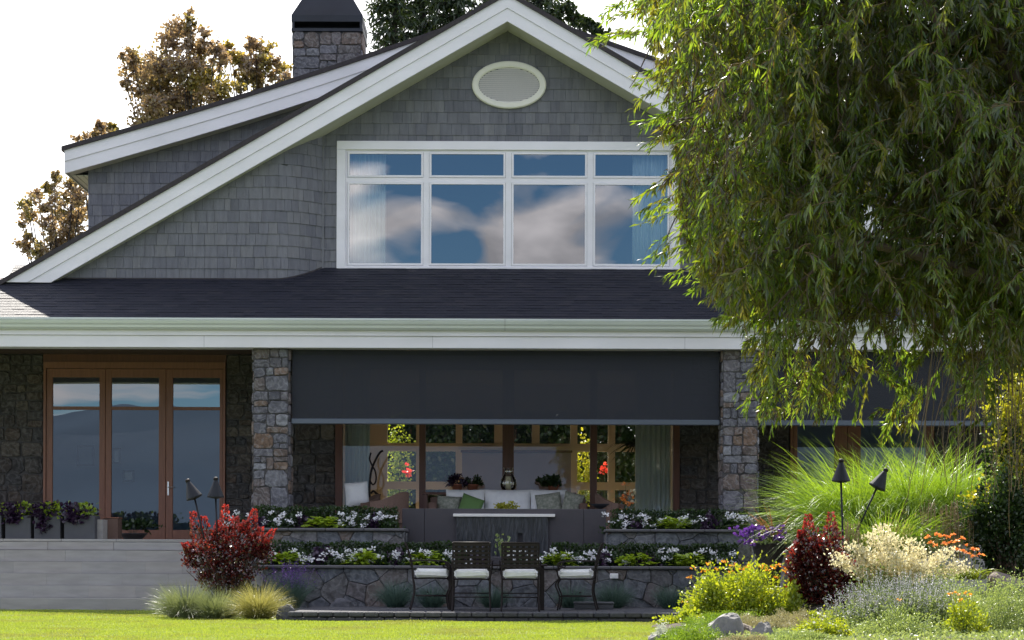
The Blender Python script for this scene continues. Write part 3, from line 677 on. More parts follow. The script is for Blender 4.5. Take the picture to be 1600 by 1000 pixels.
shingles(mb, [(cx1, WY), (2 * XC - cx1, WY)], z_start, under, CR, seed=5, holes=((wx0 + .05, wx1 - .05, wz0 + .02, wz1 - .05),), zb=lambda x: porchz(WY) - .02)
mb.build('shingle_wall', M['shingle'], HOUSE)
# sheathing behind the shingles
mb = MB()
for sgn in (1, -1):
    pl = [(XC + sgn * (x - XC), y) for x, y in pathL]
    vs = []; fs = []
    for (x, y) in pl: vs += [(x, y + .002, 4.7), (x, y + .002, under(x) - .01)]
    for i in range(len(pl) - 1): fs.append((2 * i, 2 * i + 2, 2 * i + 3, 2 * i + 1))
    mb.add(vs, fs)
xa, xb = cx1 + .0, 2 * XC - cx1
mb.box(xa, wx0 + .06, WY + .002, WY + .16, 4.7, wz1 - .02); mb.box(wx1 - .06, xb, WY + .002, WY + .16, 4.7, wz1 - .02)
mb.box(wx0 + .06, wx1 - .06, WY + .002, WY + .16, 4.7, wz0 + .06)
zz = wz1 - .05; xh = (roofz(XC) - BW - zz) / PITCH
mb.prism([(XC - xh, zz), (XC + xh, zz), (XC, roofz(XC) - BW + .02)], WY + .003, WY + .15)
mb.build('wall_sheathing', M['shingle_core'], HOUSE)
# corner strips of the recess
for xx in (cx1, 2 * XC - cx1): MB().box(xx - .018, xx + .018, WY - .04, WY + .0, porchz(WY) - .02, under(xx) - .06).build('corner_strip', M['shingle'], HOUSE)
# step flashing where wall meets roof
mb = MB()
for pl in (pathL, pathR):
    for (a, b_) in zip(pl[:-1], pl[1:]):
        za, zb_ = porchz(a[1] - .03), porchz(b_[1] - .03)
        mb.add([(a[0], a[1] - .028, za - .03), (b_[0], b_[1] - .028, zb_ - .03), (b_[0], b_[1] - .026, zb_ + .035), (a[0], a[1] - .026, za + .035)], [(0, 1, 2, 3)])
mb.box(cx1, 2 * XC - cx1, WY - .035, WY - .005, porchz(WY) - .05, wz0 - .004)
mb.build('flashing', M['asphalt_side'], HOUSE)

# --- rear gable wall
mb = MB(); gx0 = PX(138, SY + .35, 300)
und2 = lambda x: roofz2(x) - RBW + .06
gx1 = wx0 - .35
shingles(mb, [(gx0, SY + .35), (gx1, SY + .35)], WB - .5, und2, .205, seed=9)
shingles(mb, [(2 * XC - gx1, SY + .35), (2 * XC - gx0, SY + .35)], WB - .5, und2, .205, seed=10)
mb.build('rear_shingle_wall', M['shingle'], HOUSE)
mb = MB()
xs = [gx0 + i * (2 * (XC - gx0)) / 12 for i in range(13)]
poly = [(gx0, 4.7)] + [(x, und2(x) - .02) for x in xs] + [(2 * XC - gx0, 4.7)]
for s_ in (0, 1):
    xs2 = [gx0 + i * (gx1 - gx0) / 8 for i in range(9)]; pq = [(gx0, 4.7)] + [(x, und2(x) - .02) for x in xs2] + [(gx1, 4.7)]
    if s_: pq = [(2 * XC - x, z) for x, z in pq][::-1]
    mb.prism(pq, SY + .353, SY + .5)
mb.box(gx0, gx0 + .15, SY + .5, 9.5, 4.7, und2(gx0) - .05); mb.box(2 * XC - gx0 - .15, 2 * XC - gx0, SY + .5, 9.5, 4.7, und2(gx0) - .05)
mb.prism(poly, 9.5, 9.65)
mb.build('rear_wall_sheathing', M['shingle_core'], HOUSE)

# --- barge boards, soffits, roofs
def strip_poly(fn, xa, xb, n, t0, t1):
    xs = [xa + (xb - xa) * i / n for i in range(n + 1)]
    return [(x, fn(x) - t0) for x in xs] + [(x, fn(x) - t1) for x in reversed(xs)]
def barge(name, fn, xe, xc, bw, y, n, flat=None):
    for s in (-1, 1):
        mb = MB()
        for (t0, t1, yo) in ((0.0, bw * .50, -.02), (bw * .505, bw, 0.0)):
            poly = strip_poly(fn, xc + s * xe, xc, n, t0, t1)
            if flat is not None: poly = clip_poly(poly, 0, -1, -flat)
            if s > 0: poly = poly[::-1]
            mb.prism(poly, y + yo, y + .05)
        mb.build(name, M['white'], HOUSE)
barge('barge_board', roofz, XE + .03, XC, BW, RY, 1, flat=EAVE.z)
barge('rear_barge_board', roofz2, XR2, XC, RBW, SY, 10)
def roof_slab(name, fn, xe, xc, y0, y1, th, n, over=.05, mat='asphalt_side'):
    mb = MB()
    for s in (-1, 1):
        poly = strip_poly(fn, xc + s * (xe + over), xc, n, -th, .012)
        if s > 0: poly = poly[::-1]
        mb.prism(poly, y0, y1)
    return mb.build(name, M[mat], HOUSE)
roof_slab('gable_roof', roofz, XE + .04, XC, RY - .06, 9.0, .075, 1)
roof_slab('rear_gable_roof', roofz2, XR2, XC, SY - .06, 10.2, .07, 10)
# soffit boards with grooves
mb = MB()
for s in (-1, 1):
    poly = strip_poly(roofz, XC + s * (XE - .3), XC, 1, BW - .035, BW - .012)
    if s > 0: poly = poly[::-1]
    k = 6
    for i in range(k):
        ya, yb = RY + .052 + (WY - .02 - RY - .05) * i / k, RY + .046 + (WY - .02 - RY - .05) * (i + 1) / k
        mb.prism(poly, ya, yb)
mb.build('soffit', M['soffit'], HOUSE)
mb = MB()
for s in (-1, 1):
    poly = strip_poly(roofz2, XC + s * XR2, XC, 10, RBW - .035, RBW - .012)
    if s > 0: poly = poly[::-1]
    for i in range(4):
        ya, yb = SY + .052 + .3 * i / 4, SY + .046 + .3 * (i + 1) / 4; mb.prism(poly, ya, yb)
    xe_ = XC + s * XR2
    for i in range(3):
        a = xe_ - s * (.02 + .13 * i); b_ = xe_ - s * (.14 + .13 * i); mb.box(a, b_, SY + .36, 9.4, REV.z - RBW + .02, REV.z - RBW + .04)
    mb.box(xe_, xe_ - s * .03, SY + .052, 9.5, REV.z - RBW, REV.z - .02)
mb.build('rear_soffit', M['soffit'], HOUSE)

# --- porch roof
mb = MB(); XG = XC - XE - .03
roof_courses(mb, XG, 2 * XC - XG, (EY - .02, EZ + .01), (WY + .02, porchz(WY + .02)), 20, 77, .30)
YR = EY + (WY + .04 - EY) * 15 / 20
for a_, b_ in ((-14, XG - .004), (2 * XC - XG + .004, 14)): roof_courses(mb, a_, b_, (EY - .02, EZ + .01), (YR, porchz(YR) + .005), 15, 78, .30)
mb.build('porch_roof_shingles', M['asphalt'], HOUSE)
mb = MB(); mb.xprism([(EY, EZ), (WY + .05, porchz(WY + .05)), (WY + .05, porchz(WY + .05) - .2), (EY, EZ - .06)], XG, 2 * XC - XG)
for a_, b_ in ((-14, XG - .002), (2 * XC - XG + .002, 14)): mb.xprism([(EY, EZ), (YR - .02, porchz(YR - .02)), (YR - .02, porchz(YR) - .2), (EY, EZ - .06)], a_, b_)
for s in (-1, 1):   # behind the ridge beyond the gable
    xa = XC + s * (XE + .05); mb.xprism([(YR - .018, porchz(YR) + .0), (3.4, porchz(YR) - 1.3), (3.4, porchz(YR) - 1.4), (YR - .018, porchz(YR) - .2)], min(xa, s * 14), max(xa, s * 14))
mb.build('porch_roof_deck', M['asphalt_side'], HOUSE)
# fascia and beam
zg = [PZ(y, EY) for y in (500, 517, 525, 543.5)]
mb = MB(); mb.box(-14, 14, -1.685, -1.66, zg[2], zg[1] + .1); mb.box(-14, 14, -1.655, -1.30, zg[3], zg[2] - .004); mb.box(-14, 14, -1.66, -1.64, zg[2] + .002, zg[1])
fsc = mb.build('fascia', M['white'], HOUSE)
for xs_ in (-8.9, -5.2, -1.35, 2.9, 6.6): MB().box(xs_ - .0015, xs_ + .0015, -1.6565, -1.655, zg[3] + .002, zg[2] - .006).build('seam', M['asphalt_side'], fsc)
prof = [(-1.69, zg[1]), (-1.75, zg[1] + .002), (-1.79, zg[1] + .035), (-1.80, zg[1] + .07), (-1.825, zg[1] + .10), (-1.84, zg[1] + .14), (-1.84, zg[0] - .028), (-1.855, zg[0] - .026), (-1.855, zg[0] + .004), (-1.83, zg[0] + .004), (-1.69, zg[0] - .0)]
mb = MB(); xj = PX(789, -1.85, 508); mb.xprism(prof, -14, xj - .002); mb.xprism(prof, xj + .002, 14)
gt = mb.build('gutter', M['gutter'], HOUSE)
mb = MB(); mb.xprism([(y - .004 if y < -1.7 else y, z) for y, z in prof], xj - .0015, xj + .0015); mb.build('joint', M['asphalt_side'], gt)
# porch ceiling boards
mb = MB()
for i in range(32): mb.box(-14 + i * .875, -14 + (i + 1) * .875 - .01, -1.3, BY, 4.60, 4.64)
mb.box(-14, 14, -1.3, 9.6, 4.66, 4.72)
mb.build('porch_ceiling', M['ceil'], HOUSE)
mb = MB(); mb.box(-14.5, 14.5, BY + .26, 9.5, 4.64, 4.655); mb.build('room_ceiling', M['roomwall'], HOUSE)

# --- chimney
chx0, chx1 = PX(456, 5.0, 80), PX(566, 5.0, 80); cz = PZ(50, 5.0); cm = (chx0 + chx1) / 2
mb = MB(); mb.box(chx0 + .03, chx1 - .03, 5.03, 6.2, 7.0, cz - .01)
ch = mb.build('chimney', M['mortar'], HOUSE)
mb = MB(); stones(mb, (chx0 + .03, 5.03, 8.2), (1, 0, 0), (0, 0, 1), (0, -1, 0), chx1 - chx0 - .06, cz - 8.2, .46, .30, .35, .002, .035, 5, True)
stones(mb, (chx1 - .03, 5.03, 8.2), (0, 1, 0), (0, 0, 1), (1, 0, 0), 1.17, cz - 8.2, .46, .30, .35, .002, .03, 6, True)
stones(mb, (chx0 + .03, 5.03, 8.2), (0, 1, 0), (0, 0, 1), (-1, 0, 0), 1.17, cz - 8.2, .46, .30, .35, .002, .03, 6, True)
mb.build('stone_face', M['pillar_stone'], ch)
mb = MB(); w = chx1 - chx0; za, zb_ = cz, PZ(25, 5.0); zt = PZ(-45, 5.0)
mb.box(chx0 - .01, chx1 + .01, 4.98, 6.25, za, za + .06)
for xx in (chx0, chx1 - .05): mb.box(xx, xx + .05, 4.99, 6.24, za + .06, zb_)
mb.box(chx0 + .05, chx1 - .05, 5.35, 5.4, za + .06, zb_)
t = .26 * w
def frus(x0, x1, y0, y1, z0, X0, X1, Y0, Y1, z1):
    mb.add([(x0, y0, z0), (x1, y0, z0), (x1, y1, z0), (x0, y1, z0), (X0, Y0, z1), (X1, Y0, z1), (X1, Y1, z1), (X0, Y1, z1)], [(0, 3, 2, 1), (4, 5, 6, 7), (0, 1, 5, 4), (1, 2, 6, 5), (2, 3, 7, 6), (3, 0, 4, 7)])
frus(chx0 - .01, chx1 + .01, 4.98, 6.25, zb_ - .13, chx0 - .01, chx1 + .01, 4.98, 6.25, zb_ + .0)
frus(chx0 - .01, chx1 + .01, 4.98, 6.25, zb_ + .001, chx0 + t * 1.35, chx1 - t * 1.35, 5.3, 5.9, zt)
mb.build('hood', M['hood'], ch)

# --- oval vent
vc = P(795.5, 132.5, WY - .05); ra, rb = 58 * 34.15 / F, 37 * 34.15 / F
mb = MB(); n = 48
def ell(k, f_): a = 2 * math.pi * k / n; return (vc.x + math.cos(a) * ra * f_[0], vc.z + math.sin(a) * rb * f_[1])
rings = [((1, 1), WY - .01), ((1, 1), WY - .06), ((.97, .955), WY - .075), ((.86, .79), WY - .075), ((.82, .73), WY - .06), ((.82, .73), WY - .03)]
vs = []
for f_, y in rings: vs += [(ell(k, f_)[0], y, ell(k, f_)[1]) for k in range(n)]
mb.add(vs, [(r_ * n + k, r_ * n + (k + 1) % n, (r_ + 1) * n + (k + 1) % n, (r_ + 1) * n + k) for r_ in range(5) for k in range(n)])
vent = mb.build('vent', M['cream'], HOUSE)
mb = MB(); ns = 17
for i in range(ns):
    zc = vc.z - rb * .72 + rb * 1.44 * (i + .5) / ns; hw = ra * .81 * math.sqrt(max(0, 1 - ((zc - vc.z) / (rb * .73)) ** 2)); hh = rb * 1.44 / ns
    if hw > .03: mb.add([(vc.x - hw, WY - .052, zc - hh * .5), (vc.x + hw, WY - .052, zc - hh * .5), (vc.x + hw, WY - .036, zc + hh * .42), (vc.x - hw, WY - .036, zc + hh * .42)], [(0, 1, 2, 3)])
mb.build('louvre', simple('louvre slat', (0.60, 0.58, 0.54), 0.6), vent)

# --- upper window: frame, four bays of two panes, curtains behind
mb = MB(); fw = .155
zi0, zi1 = wz0 + .07, wz1 - .155
mb.rbox(wx0, wx1, WY - .045, WY + .05, zi1, wz1, .006); mb.rbox(wx0 + .004, wx1 - .004, WY - .04, WY + .05, wz0, zi0, .006)
mb.rbox(wx0, wx0 + fw, WY - .042, WY + .05, wz0 + .002, zi1 - .001, .006); mb.rbox(wx1 - fw, wx1, WY - .042, WY + .05, wz0 + .002, zi1 - .001, .006)
UW = mb.build('upper_window', M['white'], HOUSE)
ix0, ix1 = wx0 + fw, wx1 - fw
mull = [PX(p, WY, 320) for p in (666, 794.5, 922)]; edges = [ix0] + mull + [ix1]
ztr = PZ(281.5, WY)
mb = MB()
for xm in mull: mb.box(xm - .052, xm + .052, WY - .005, WY + .05, zi0, zi1)
mb.box(ix0, ix1, WY + .002, WY + .048, ztr - .04, ztr + .04)
mb.box(ix0, ix0 + .03, WY + .0, WY + .05, zi0, zi1); mb.box(ix1 - .03, ix1, WY + .0, WY + .05, zi0, zi1); mb.box(ix0, ix1, WY + .001, WY + .05, zi1 - .03, zi1); mb.box(ix0, ix1, WY + .001, WY + .05, zi0, zi0 + .02)
mb.build('mullion', M['white'], UW)
for i in range(4):
    xa, xb = edges[i], edges[i + 1]; xa += .036 if i == 0 else .056; xb -= .036 if i == 3 else .056
    for (z0_, z1_) in ((ztr + .044, zi1 - .034), (zi0 + .024, ztr - .044)):
        mb = MB(); s_ = .035
        mb.box(xa, xb, WY - .012, WY + .03, z0_, z0_ + s_); mb.box(xa, xb, WY - .012, WY + .03, z1_ - s_, z1_); mb.box(xa, xa + s_, WY - .011, WY + .029, z0_ + s_, z1_ - s_); mb.box(xb - s_, xb, WY - .011, WY + .029, z0_ + s_, z1_ - s_)
        mb.build('sash', M['white'], UW)
        mb = MB(); mb.add([(xa + s_, WY + .012, z0_ + s_), (xb - s_, WY + .012, z0_ + s_), (xb - s_, WY + .012, z1_ - s_), (xa + s_, WY + .012, z1_ - s_)], [(0, 1, 2, 3)])
        mb.build('pane', M['glass_up'], UW)
def curtain(label, x0, x1, y, z0, z1, m='sheer', folds=9, amp=.03):
    t = thing('curtain', label, 'curtain', ((x0 + x1) / 2, y, z0)); mb = MB(); n = folds * 8; vs = []; cx = (x0 + x1) / 2
    for i in range(n + 1):
        x = x0 + (x1 - x0) * i / n; yy = amp * math.sin(i / 8 * 2 * math.pi) + .3 * amp * math.sin(i * 1.7)
        vs += [(x - cx, yy, 0), (x - cx, yy * .7, z1 - z0)]
    mb.add(vs, [(2 * i, 2 * i + 2, 2 * i + 3, 2 * i + 1) for i in range(n)])
    o = mb.build('cloth', M[m], t, smooth=True); o.modifiers.new('thickness', 'SOLIDIFY').thickness = .006
    mb = MB(); mb.tube([(x0 - cx - .08, 0, z1 - z0 + .03), (x1 - cx + .08, 0, z1 - z0 + .03)], .012); mb.build('rod', M['black'], t)
curtain('sheer pale curtain behind the leftmost upper window pane', PX(546, WY, 300), PX(602, WY, 300), WY + .22, zi0 - .1, zi1 + .05)
curtain('sheer pale curtain behind the rightmost upper window pane', PX(990, WY, 300), PX(1046, WY, 300), WY + .22, zi0 - .1, zi1 + .05)
# upper room
mb = MB(); rx0, rx1 = ix0 - .6, ix1 + .6
mb.box(rx0, rx1, 5.0, 5.1, 5.2, 9.4); mb.box(rx0 - .1, rx0, .38, 5.0, 5.2, 8.6); mb.box(rx1, rx1 + .1, .38, 5.0, 5.2, 8.6); mb.box(rx0, rx1, .38, 5.0, 8.62, 8.7); mb.box(rx0, rx1, .38, 5.0, 5.2, 5.28)
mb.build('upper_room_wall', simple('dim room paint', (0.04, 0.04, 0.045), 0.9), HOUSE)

# --- stone pillars
def pillar(p0, p1, seed, y=-1.5):
    x0, x1 = PX(p0, y, 650), PX(p1, y, 650); w = x1 - x0
    mb = MB(); mb.box(x0 + .03, x1 - .03, y + .03, y + .55, FLOOR, zg[3] - .002); o = mb.build('pillar', M['mortar'], HOUSE)
    if y < -1.3: pass
    mb = MB(); h = zg[3] - FLOOR
    stones(mb, (x0 + .03, y + .03, FLOOR), (1, 0, 0), (0, 0, 1), (0, -1, 0), w - .06, h, .31, .24, .33, .0005, .030, seed, True)
    for (xx, nn) in ((x0 + .03, (-1, 0, 0)), (x1 - .03, (1, 0, 0))):
        stones(mb, (xx, y + .03, FLOOR), (0, 1, 0), (0, 0, 1), nn, .52, h, .31, .24, .33, .0005, .03, seed + 1, True)
    mb.build('stone_face', M['pillar_stone'], o); return x0, x1
pl = [pillar(393, 453, 101), pillar(1127, 1187, 105), pillar(1596, 1656, 119)]
# --- roller screens
for (xa, xb) in ((pl[0][1], pl[1][0]), (pl[1][1], pl[2][0])):
    ys = -1.36; mb = MB(); zt_, zb_ = zg[3] - .01, PZ(655, ys)
    mb.box(xa + .02, xb - .02, ys, ys + .006, zb_, zt_); o = mb.build('roller_screen', M['screen'], HOUSE)
    mb = MB(); mb.rbox(xa + .01, xb - .01, ys - .03, ys + .04, PZ(663.5, ys), zb_, .012); mb.build('bottom_bar', M['bar'], o)

# --- ground floor wall at BY
def px_(p): return PX(p, BY, 700)
ZH = PZ(568, BY)      # head of doors
def stone_wall(p0, p1, seed, y=BY):
    x0, x1 = PX(p0, y, 700), PX(p1, y, 700)
    mb = MB(); mb.box(x0, x1, y + .03, y + .25, FLOOR, 4.59); o = mb.build('ground_floor_wall', M['mortar'], HOUSE)
    mb = MB(); stones(mb, (x0, y + .03, FLOOR), (1, 0, 0), (0, 0, 1), (0, -1, 0), x1 - x0, 4.59 - FLOOR, .36, .25, .4, .003, .035, seed, True); mb.build('stone_face', M['wall_stone'], o)
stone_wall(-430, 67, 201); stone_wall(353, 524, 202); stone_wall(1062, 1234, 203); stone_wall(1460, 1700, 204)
mb = MB(); mb.box(px_(67), px_(353), BY, BY + .2, ZH + .003, 4.595); mb.box(px_(524), px_(1062), BY, BY + .2, ZH + .003, 4.595); mb.box(px_(1234), px_(1460), BY, BY + .2, ZH + .003, 4.595)
mb.build('header_panel', M['darkwood'], HOUSE)
def door_set(p0, p1, glasses, rail_y, handle=None, mat='fir', gm='glass_door'):
    x0, x1 = px_(p0), px_(p1); mb = MB()
    mb.box(x0, x1, BY - .03, BY + .16, PZ(578, BY), ZH); fr = .045
    mb.box(x0, x0 + fr, BY - .025, BY + .15, FLOOR, PZ(578, BY) - .002); mb.box(x1 - fr, x1, BY - .025, BY + .15, FLOOR, PZ(578, BY) - .002)
    mb.build('door_frame', M[mat], HOUSE)
    n = len(glasses); bounds = [x0 + fr + .003] + [px_((glasses[i][1] + glasses[i + 1][0]) / 2) for i in range(n - 1)] + [x1 - fr - .003]
    zt = PZ(578, BY) - .006; gz1 = PZ(592, BY); gr = PZ(rail_y, BY); gz0 = PZ(830, BY)
    for i, (a, b_) in enumerate(glasses):
        xa, xb, ga, gb = bounds[i] + .003, bounds[i + 1] - .003, px_(a), px_(b_)
        mb = MB(); ya, yb = BY, BY + .055
        mb.rbox(xa, ga, ya, yb, FLOOR + .01, zt, .005); mb.rbox(gb, xb, ya, yb, FLOOR + .01, zt, .005)
        mb.box(ga, gb, ya + .003, yb, gz1, zt - .002); mb.box(ga, gb, ya + .003, yb, gr - .03, gr + .03); mb.box(ga, gb, ya + .003, yb, FLOOR + .012, gz0)
        d = mb.build('door', M[mat], HOUSE)
        for (z0_, z1_) in ((gr + .03, gz1), (gz0, gr - .03)):
            mb = MB(); mb.add([(ga, ya + .03, z0_), (gb, ya + .03, z0_), (gb, ya + .03, z1_), (ga, ya + .03, z1_)], [(0, 1, 2, 3)]); mb.build('pane', M[gm], d)
        if handle == i:
            hx, hz = px_(263), PZ(765, BY)
            mb = MB(); mb.rbox(hx - .016, hx + .016, ya - .012, ya, hz - .13, hz + .13, .004); mb.tube([(hx, ya - .012, hz + .02), (hx, ya - .055, hz + .02), (hx + .12, ya - .055, hz + .02)], .008); mb.build('handle', M['steel'], d)
door_set(68, 352, [(82, 155), (174, 248), (270, 343)], 640, handle=2)
door_set(1235, 1459, [(1246, 1304), (1345, 1448)], 640, gm='glass')
# window wall
mb = MB()
for (a, b_) in ((524, 535), (655, 665), (785, 803), (922, 933), (1052, 1062)): mb.rbox(px_(a), px_(b_), BY - .02, BY + .12, FLOOR + .1, ZH, .005)
xa, xb = px_(524), px_(1062); mb.box(xa, xb, BY - .015, BY + .11, FLOOR, FLOOR + .1)
mb.box(xa, xb, BY - .012, BY + .11, ZH - .12, ZH - .001); mb.box(px_(794) - .008, px_(794) + .008, BY - .03, BY - .02, FLOOR + .1, ZH)
WW = mb.build('living_room_window', M['darkwood'], HOUSE)
for (a, b_) in ((535, 655), (665, 785), (803, 922), (933, 1052)):
    mb = MB(); mb.add([(px_(a), BY + .05, FLOOR + .1), (px_(b_), BY + .05, FLOOR + .1), (px_(b_), BY + .05, ZH - .12), (px_(a), BY + .05, ZH - .12)], [(0, 1, 2, 3)]); mb.build('pane', M['glass'], WW)

# --- rooms behind
KY = 8.4
def kx(p): return PX(p, KY, 720)
kz = lambda y: PZ(y, KY)
mb = MB(); mb.box(-15, 15, BY + .26, KY, FLOOR - .04, FLOOR + .02); mb.build('room_floor', M['roomfloor'], HOUSE)
for b6 in ((px_(400), px_(405), BY + .27, 9.5), (px_(1150), px_(1155), BY + .27, 9.5), (-15, -14.8, BY, 9.6), (14.8, 15, BY, 9.6)): MB().box(*b6, FLOOR, 4.635).build('partition', M['roomwall'], HOUSE)
for b6 in ((-14.8, px_(400), 6.0, 6.1), (px_(1155), 14.8, 5.0, 5.1)): MB().box(*b6, FLOOR, 4.635).build('dining_room_wall', M['bluewall'], HOUSE)
# back wall with tan frames: openings are left free
z_b, z_t = FLOOR, 4.65
mb = MB(); Lx, Rx = px_(405), px_(1150)
mb.box(Lx, kx(574), KY, KY + .2, z_b, z_t); mb.box(kx(1000), Rx, KY, KY + .2, z_b, z_t)
mb.box(kx(574), kx(1000), KY, KY + .2, kz(640), z_t)
mb.build('back_wall', M['roomwall'], HOUSE)
mb = MB()
for (a, b_) in ((574, 605), (650, 658), (712, 722), (772, 786), (831, 843), (891, 902), (950, 961), (993, 1000)): mb.box(kx(a), kx(b_), KY - .02, KY + .12, z_b, kz(640))
for (a, b_) in ((693, 705), (753, 765)): mb.box(kx(574), kx(1000), KY - .015, KY + .1, kz(b_), kz(a))
mb.build('back_window_frame', M['tan'], HOUSE)
mb = MB(); mb.box(kx(722), kx(892), KY - .12, KY - .03, z_b, kz(708)); pnl = mb.build('chimney_breast', M['mauve'], HOUSE)
mb = MB(); mb.box(kx(720), kx(894), KY - .14, KY - .03, kz(707.5), kz(704)); mb.build('trim', M['darkwood'], pnl)

# ------------------------------------------------------------------ water wall
wxa, wxb = PX(628, -3.6), PX(947, -3.6); wt_ = thing('water_wall', 'charcoal wall with a water sheet falling from a pale metal lip', 'fountain', ((wxa + wxb) / 2, -3.6, .7))
ox = wt_.location.x; zt = PZ(795, -3.6) - .7
mb = MB(); ws = [wxa - ox, PX(663, -3.6) - ox, PX(912, -3.6) - ox, wxb - ox]
for a, b_ in zip(ws[:-1], ws[1:]): mb.rbox(a + .002, b_ - .002, 0, .45, 0, zt, .005)
mb.build('wall', M['wall_grey'], wt_)
mb = MB(); mb.rbox(PX(708, -3.66) - ox, PX(867, -3.66) - ox, -.10, 0, PZ(807.5, -3.66) - .7, PZ(803, -3.66) - .7, .004); mb.build('spout', M['spout'], wt_)
mb = MB(); rnd = random.Random(5); xs = [PX(p, -3.65) - ox for p in (713, 735, 757, 779, 797, 803, 821, 828, 838, 845, 856)]
n = 140; x0, x1 = xs[0], xs[-1]; vs = []
for j in range(7):
    z = (PZ(807.5, -3.66) - .7) * (1 - j / 6)
    for i in range(n + 1):
        x = x0 + (x1 - x0) * i / n; vs.append((x, -.055 + .012 * math.sin(i * .9 + 1.3 * j) * (j / 6) + rnd.uniform(-.006, .006), z))
mb.add(vs, [(j * (n + 1) + i, j * (n + 1) + i + 1, (j + 1) * (n + 1) + i + 1, (j + 1) * (n + 1) + i) for j in range(6) for i in range(n) if not (i > 60 and (i % 47) < 7 and j > 1)])
mb.build('water_sheet', M['water'], wt_, smooth=True)
bt = thing('basin', 'low charcoal basin wall under the falling water sheet', 'basin', (ox, -5.0, ZL - .1))
mb = MB(); mb.rbox(-.95, .95, 0, .12, 0, .23, .01); mb.rbox(-.95, -.83, .12, 1.35, 0, .23, .01); mb.rbox(.83, .95, .12, 1.35, 0, .23, .01); mb.build('rim', M['wall_grey'], bt)
mb = MB(); mb.box(-.83, .83, .12, 1.35, .05, .15); mb.build('water', M['water'], bt)

# ------------------------------------------------------------------ porch furniture
FL = FLOOR
def cushion(name, m, w, h, d, parent=None, tilt=0.0, loc=(0, 0, 0), seg=8, puff=1.0, rz=0.0, roll=0.0):
    """soft pillow: puffed in the middle, pinched at the corners"""
    mb = MB(); vs = []
    for s in (-1, 1):
        for j in range(seg + 1):
            for i in range(seg + 1):
                u, v = i / seg * 2 - 1, j / seg * 2 - 1
                k = (max(0, (1 - u ** 4) * (1 - v ** 4))) ** .5
                pin = 1 - .06 * (abs(u * v) ** 2 < .5) * 0
                vs.append((u * w / 2 * (1 - .05 * (1 - abs(v)) * 0 + .03 * u * u * v * v), s * d / 2 * (.12 + .88 * k * puff), v * h / 2 * (1 + .03 * u * u * v * v) + h / 2))
    N1 = (seg + 1) ** 2; fs = []
    for j in range(seg):
        for i in range(seg):
            a = j * (seg + 1) + i; fs.append((a, a + 1, a + seg + 2, a + seg + 1)); fs.append((N1 + a, N1 + a + seg + 1, N1 + a + seg + 2, N1 + a + 1))
    edge = [i for i in range(seg)] + [seg + j * (seg + 1) for j in range(seg)] + [N1 - 1 - i for i in range(seg)] + [(seg - j) * (seg + 1) for j in range(seg)]
    for a, b_ in zip(edge, edge[1:] + edge[:1]): fs.append((a, a + N1, b_ + N1, b_))
    mb.add(vs, fs); o = mb.build(name, M[m], parent, smooth=True)
    o.location = loc; o.rotation_euler = (tilt, roll, rz); return o
# white sofa facing the lawn
sy = 0.55; sx0, sx1 = PX(672, sy), PX(915, sy); sc = (sx0 + sx1) / 2
so = thing('sofa', 'long brown wicker sofa with white back cushions on the porch', 'sofa', (sc, sy, FL)); hw = (sx1 - sx0) / 2
mb = MB(); mb.rbox(-hw, hw, -.85, 0.12, .12, .34, .02); mb.rbox(-hw, -hw + .14, -.85, .12, .34, .68, .02); mb.rbox(hw - .14, hw, -.85, .12, .34, .68, .02); mb.rbox(-hw, hw, .03, .14, .34, .80, .02)
for xx in (-hw + .05, hw - .05): 
    for yy in (-.8, .06): mb.box(xx - .03, xx + .03, yy - .03, yy + .03, 0, .12)
mb.build('frame', M['wicker'], so)
for a, b_ in ((-hw + .15, -hw / 3), (-hw / 3, hw / 3), (hw / 3, hw - .15)):
    mb = MB(); mb.rbox(a + .01, b_ - .01, -.82, -.08, .345, .50, .03); mb.build('seat_cushion', M['cushion'], so, smooth=False)
for a, b_ in ((697, 757), (757.5, 828), (828.5, 884)):
    xa, xb = PX(a, sy) - sc, PX(b_, sy) - sc; cushion('back_cushion', 'cushion', xb - xa - .01, .48, .17, so, R(-8), ((xa + xb) / 2, -.12, .45))
def pillow(label, px0, px1, m, ptop, roll=0, y=.3, d=.15):
    x0, x1 = PX(px0, y), PX(px1, y); h = max(.36, (x1 - x0)); zt_ = PZ(ptop, y)
    o = cushion('throw_pillow', m, x1 - x0, h, d, None, R(-12), ((x0 + x1) / 2, y, zt_ - h), roll=roll); return tag(o, label, 'pillow')
pillow('sage patterned throw pillow at the left end of the white sofa', 681, 718, 'pillow_pat', 775, R(4))
pillow('plain green throw pillow leaning beside the patterned one on the sofa', 712, 746, 'pillow_green', 774, R(20), y=.22)
pillow('large patterned sage pillow near the right end of the white sofa', 841, 880, 'pillow_pat', 770, R(-8), y=.25)
pillow('plain grey green pillow at the far right end of the white sofa', 876, 906, 'pillow_pat', 769, R(14), y=.2)
# console behind the sofa
cy = 1.15; c0, c1 = PX(660, cy), PX(900, cy); cc = (c0 + c1) / 2; zc = PZ(770, cy) - FL
co = thing('console_table', 'narrow dark console table behind the white porch sofa', 'table', (cc, cy, FL))
mb = MB(); mb.rbox(c0 - cc, c1 - cc, -.2, .2, zc - .04, zc, .008); mb.build('table_top', M['darkwood'], co)
for xx in (c0 - cc + .06, c1 - cc - .06):
    for yy in (-.16, .16): mb = MB(); mb.box(xx - .03, xx + .03, yy - .03, yy + .03, 0, zc - .041); mb.build('leg', M['darkwood'], co)
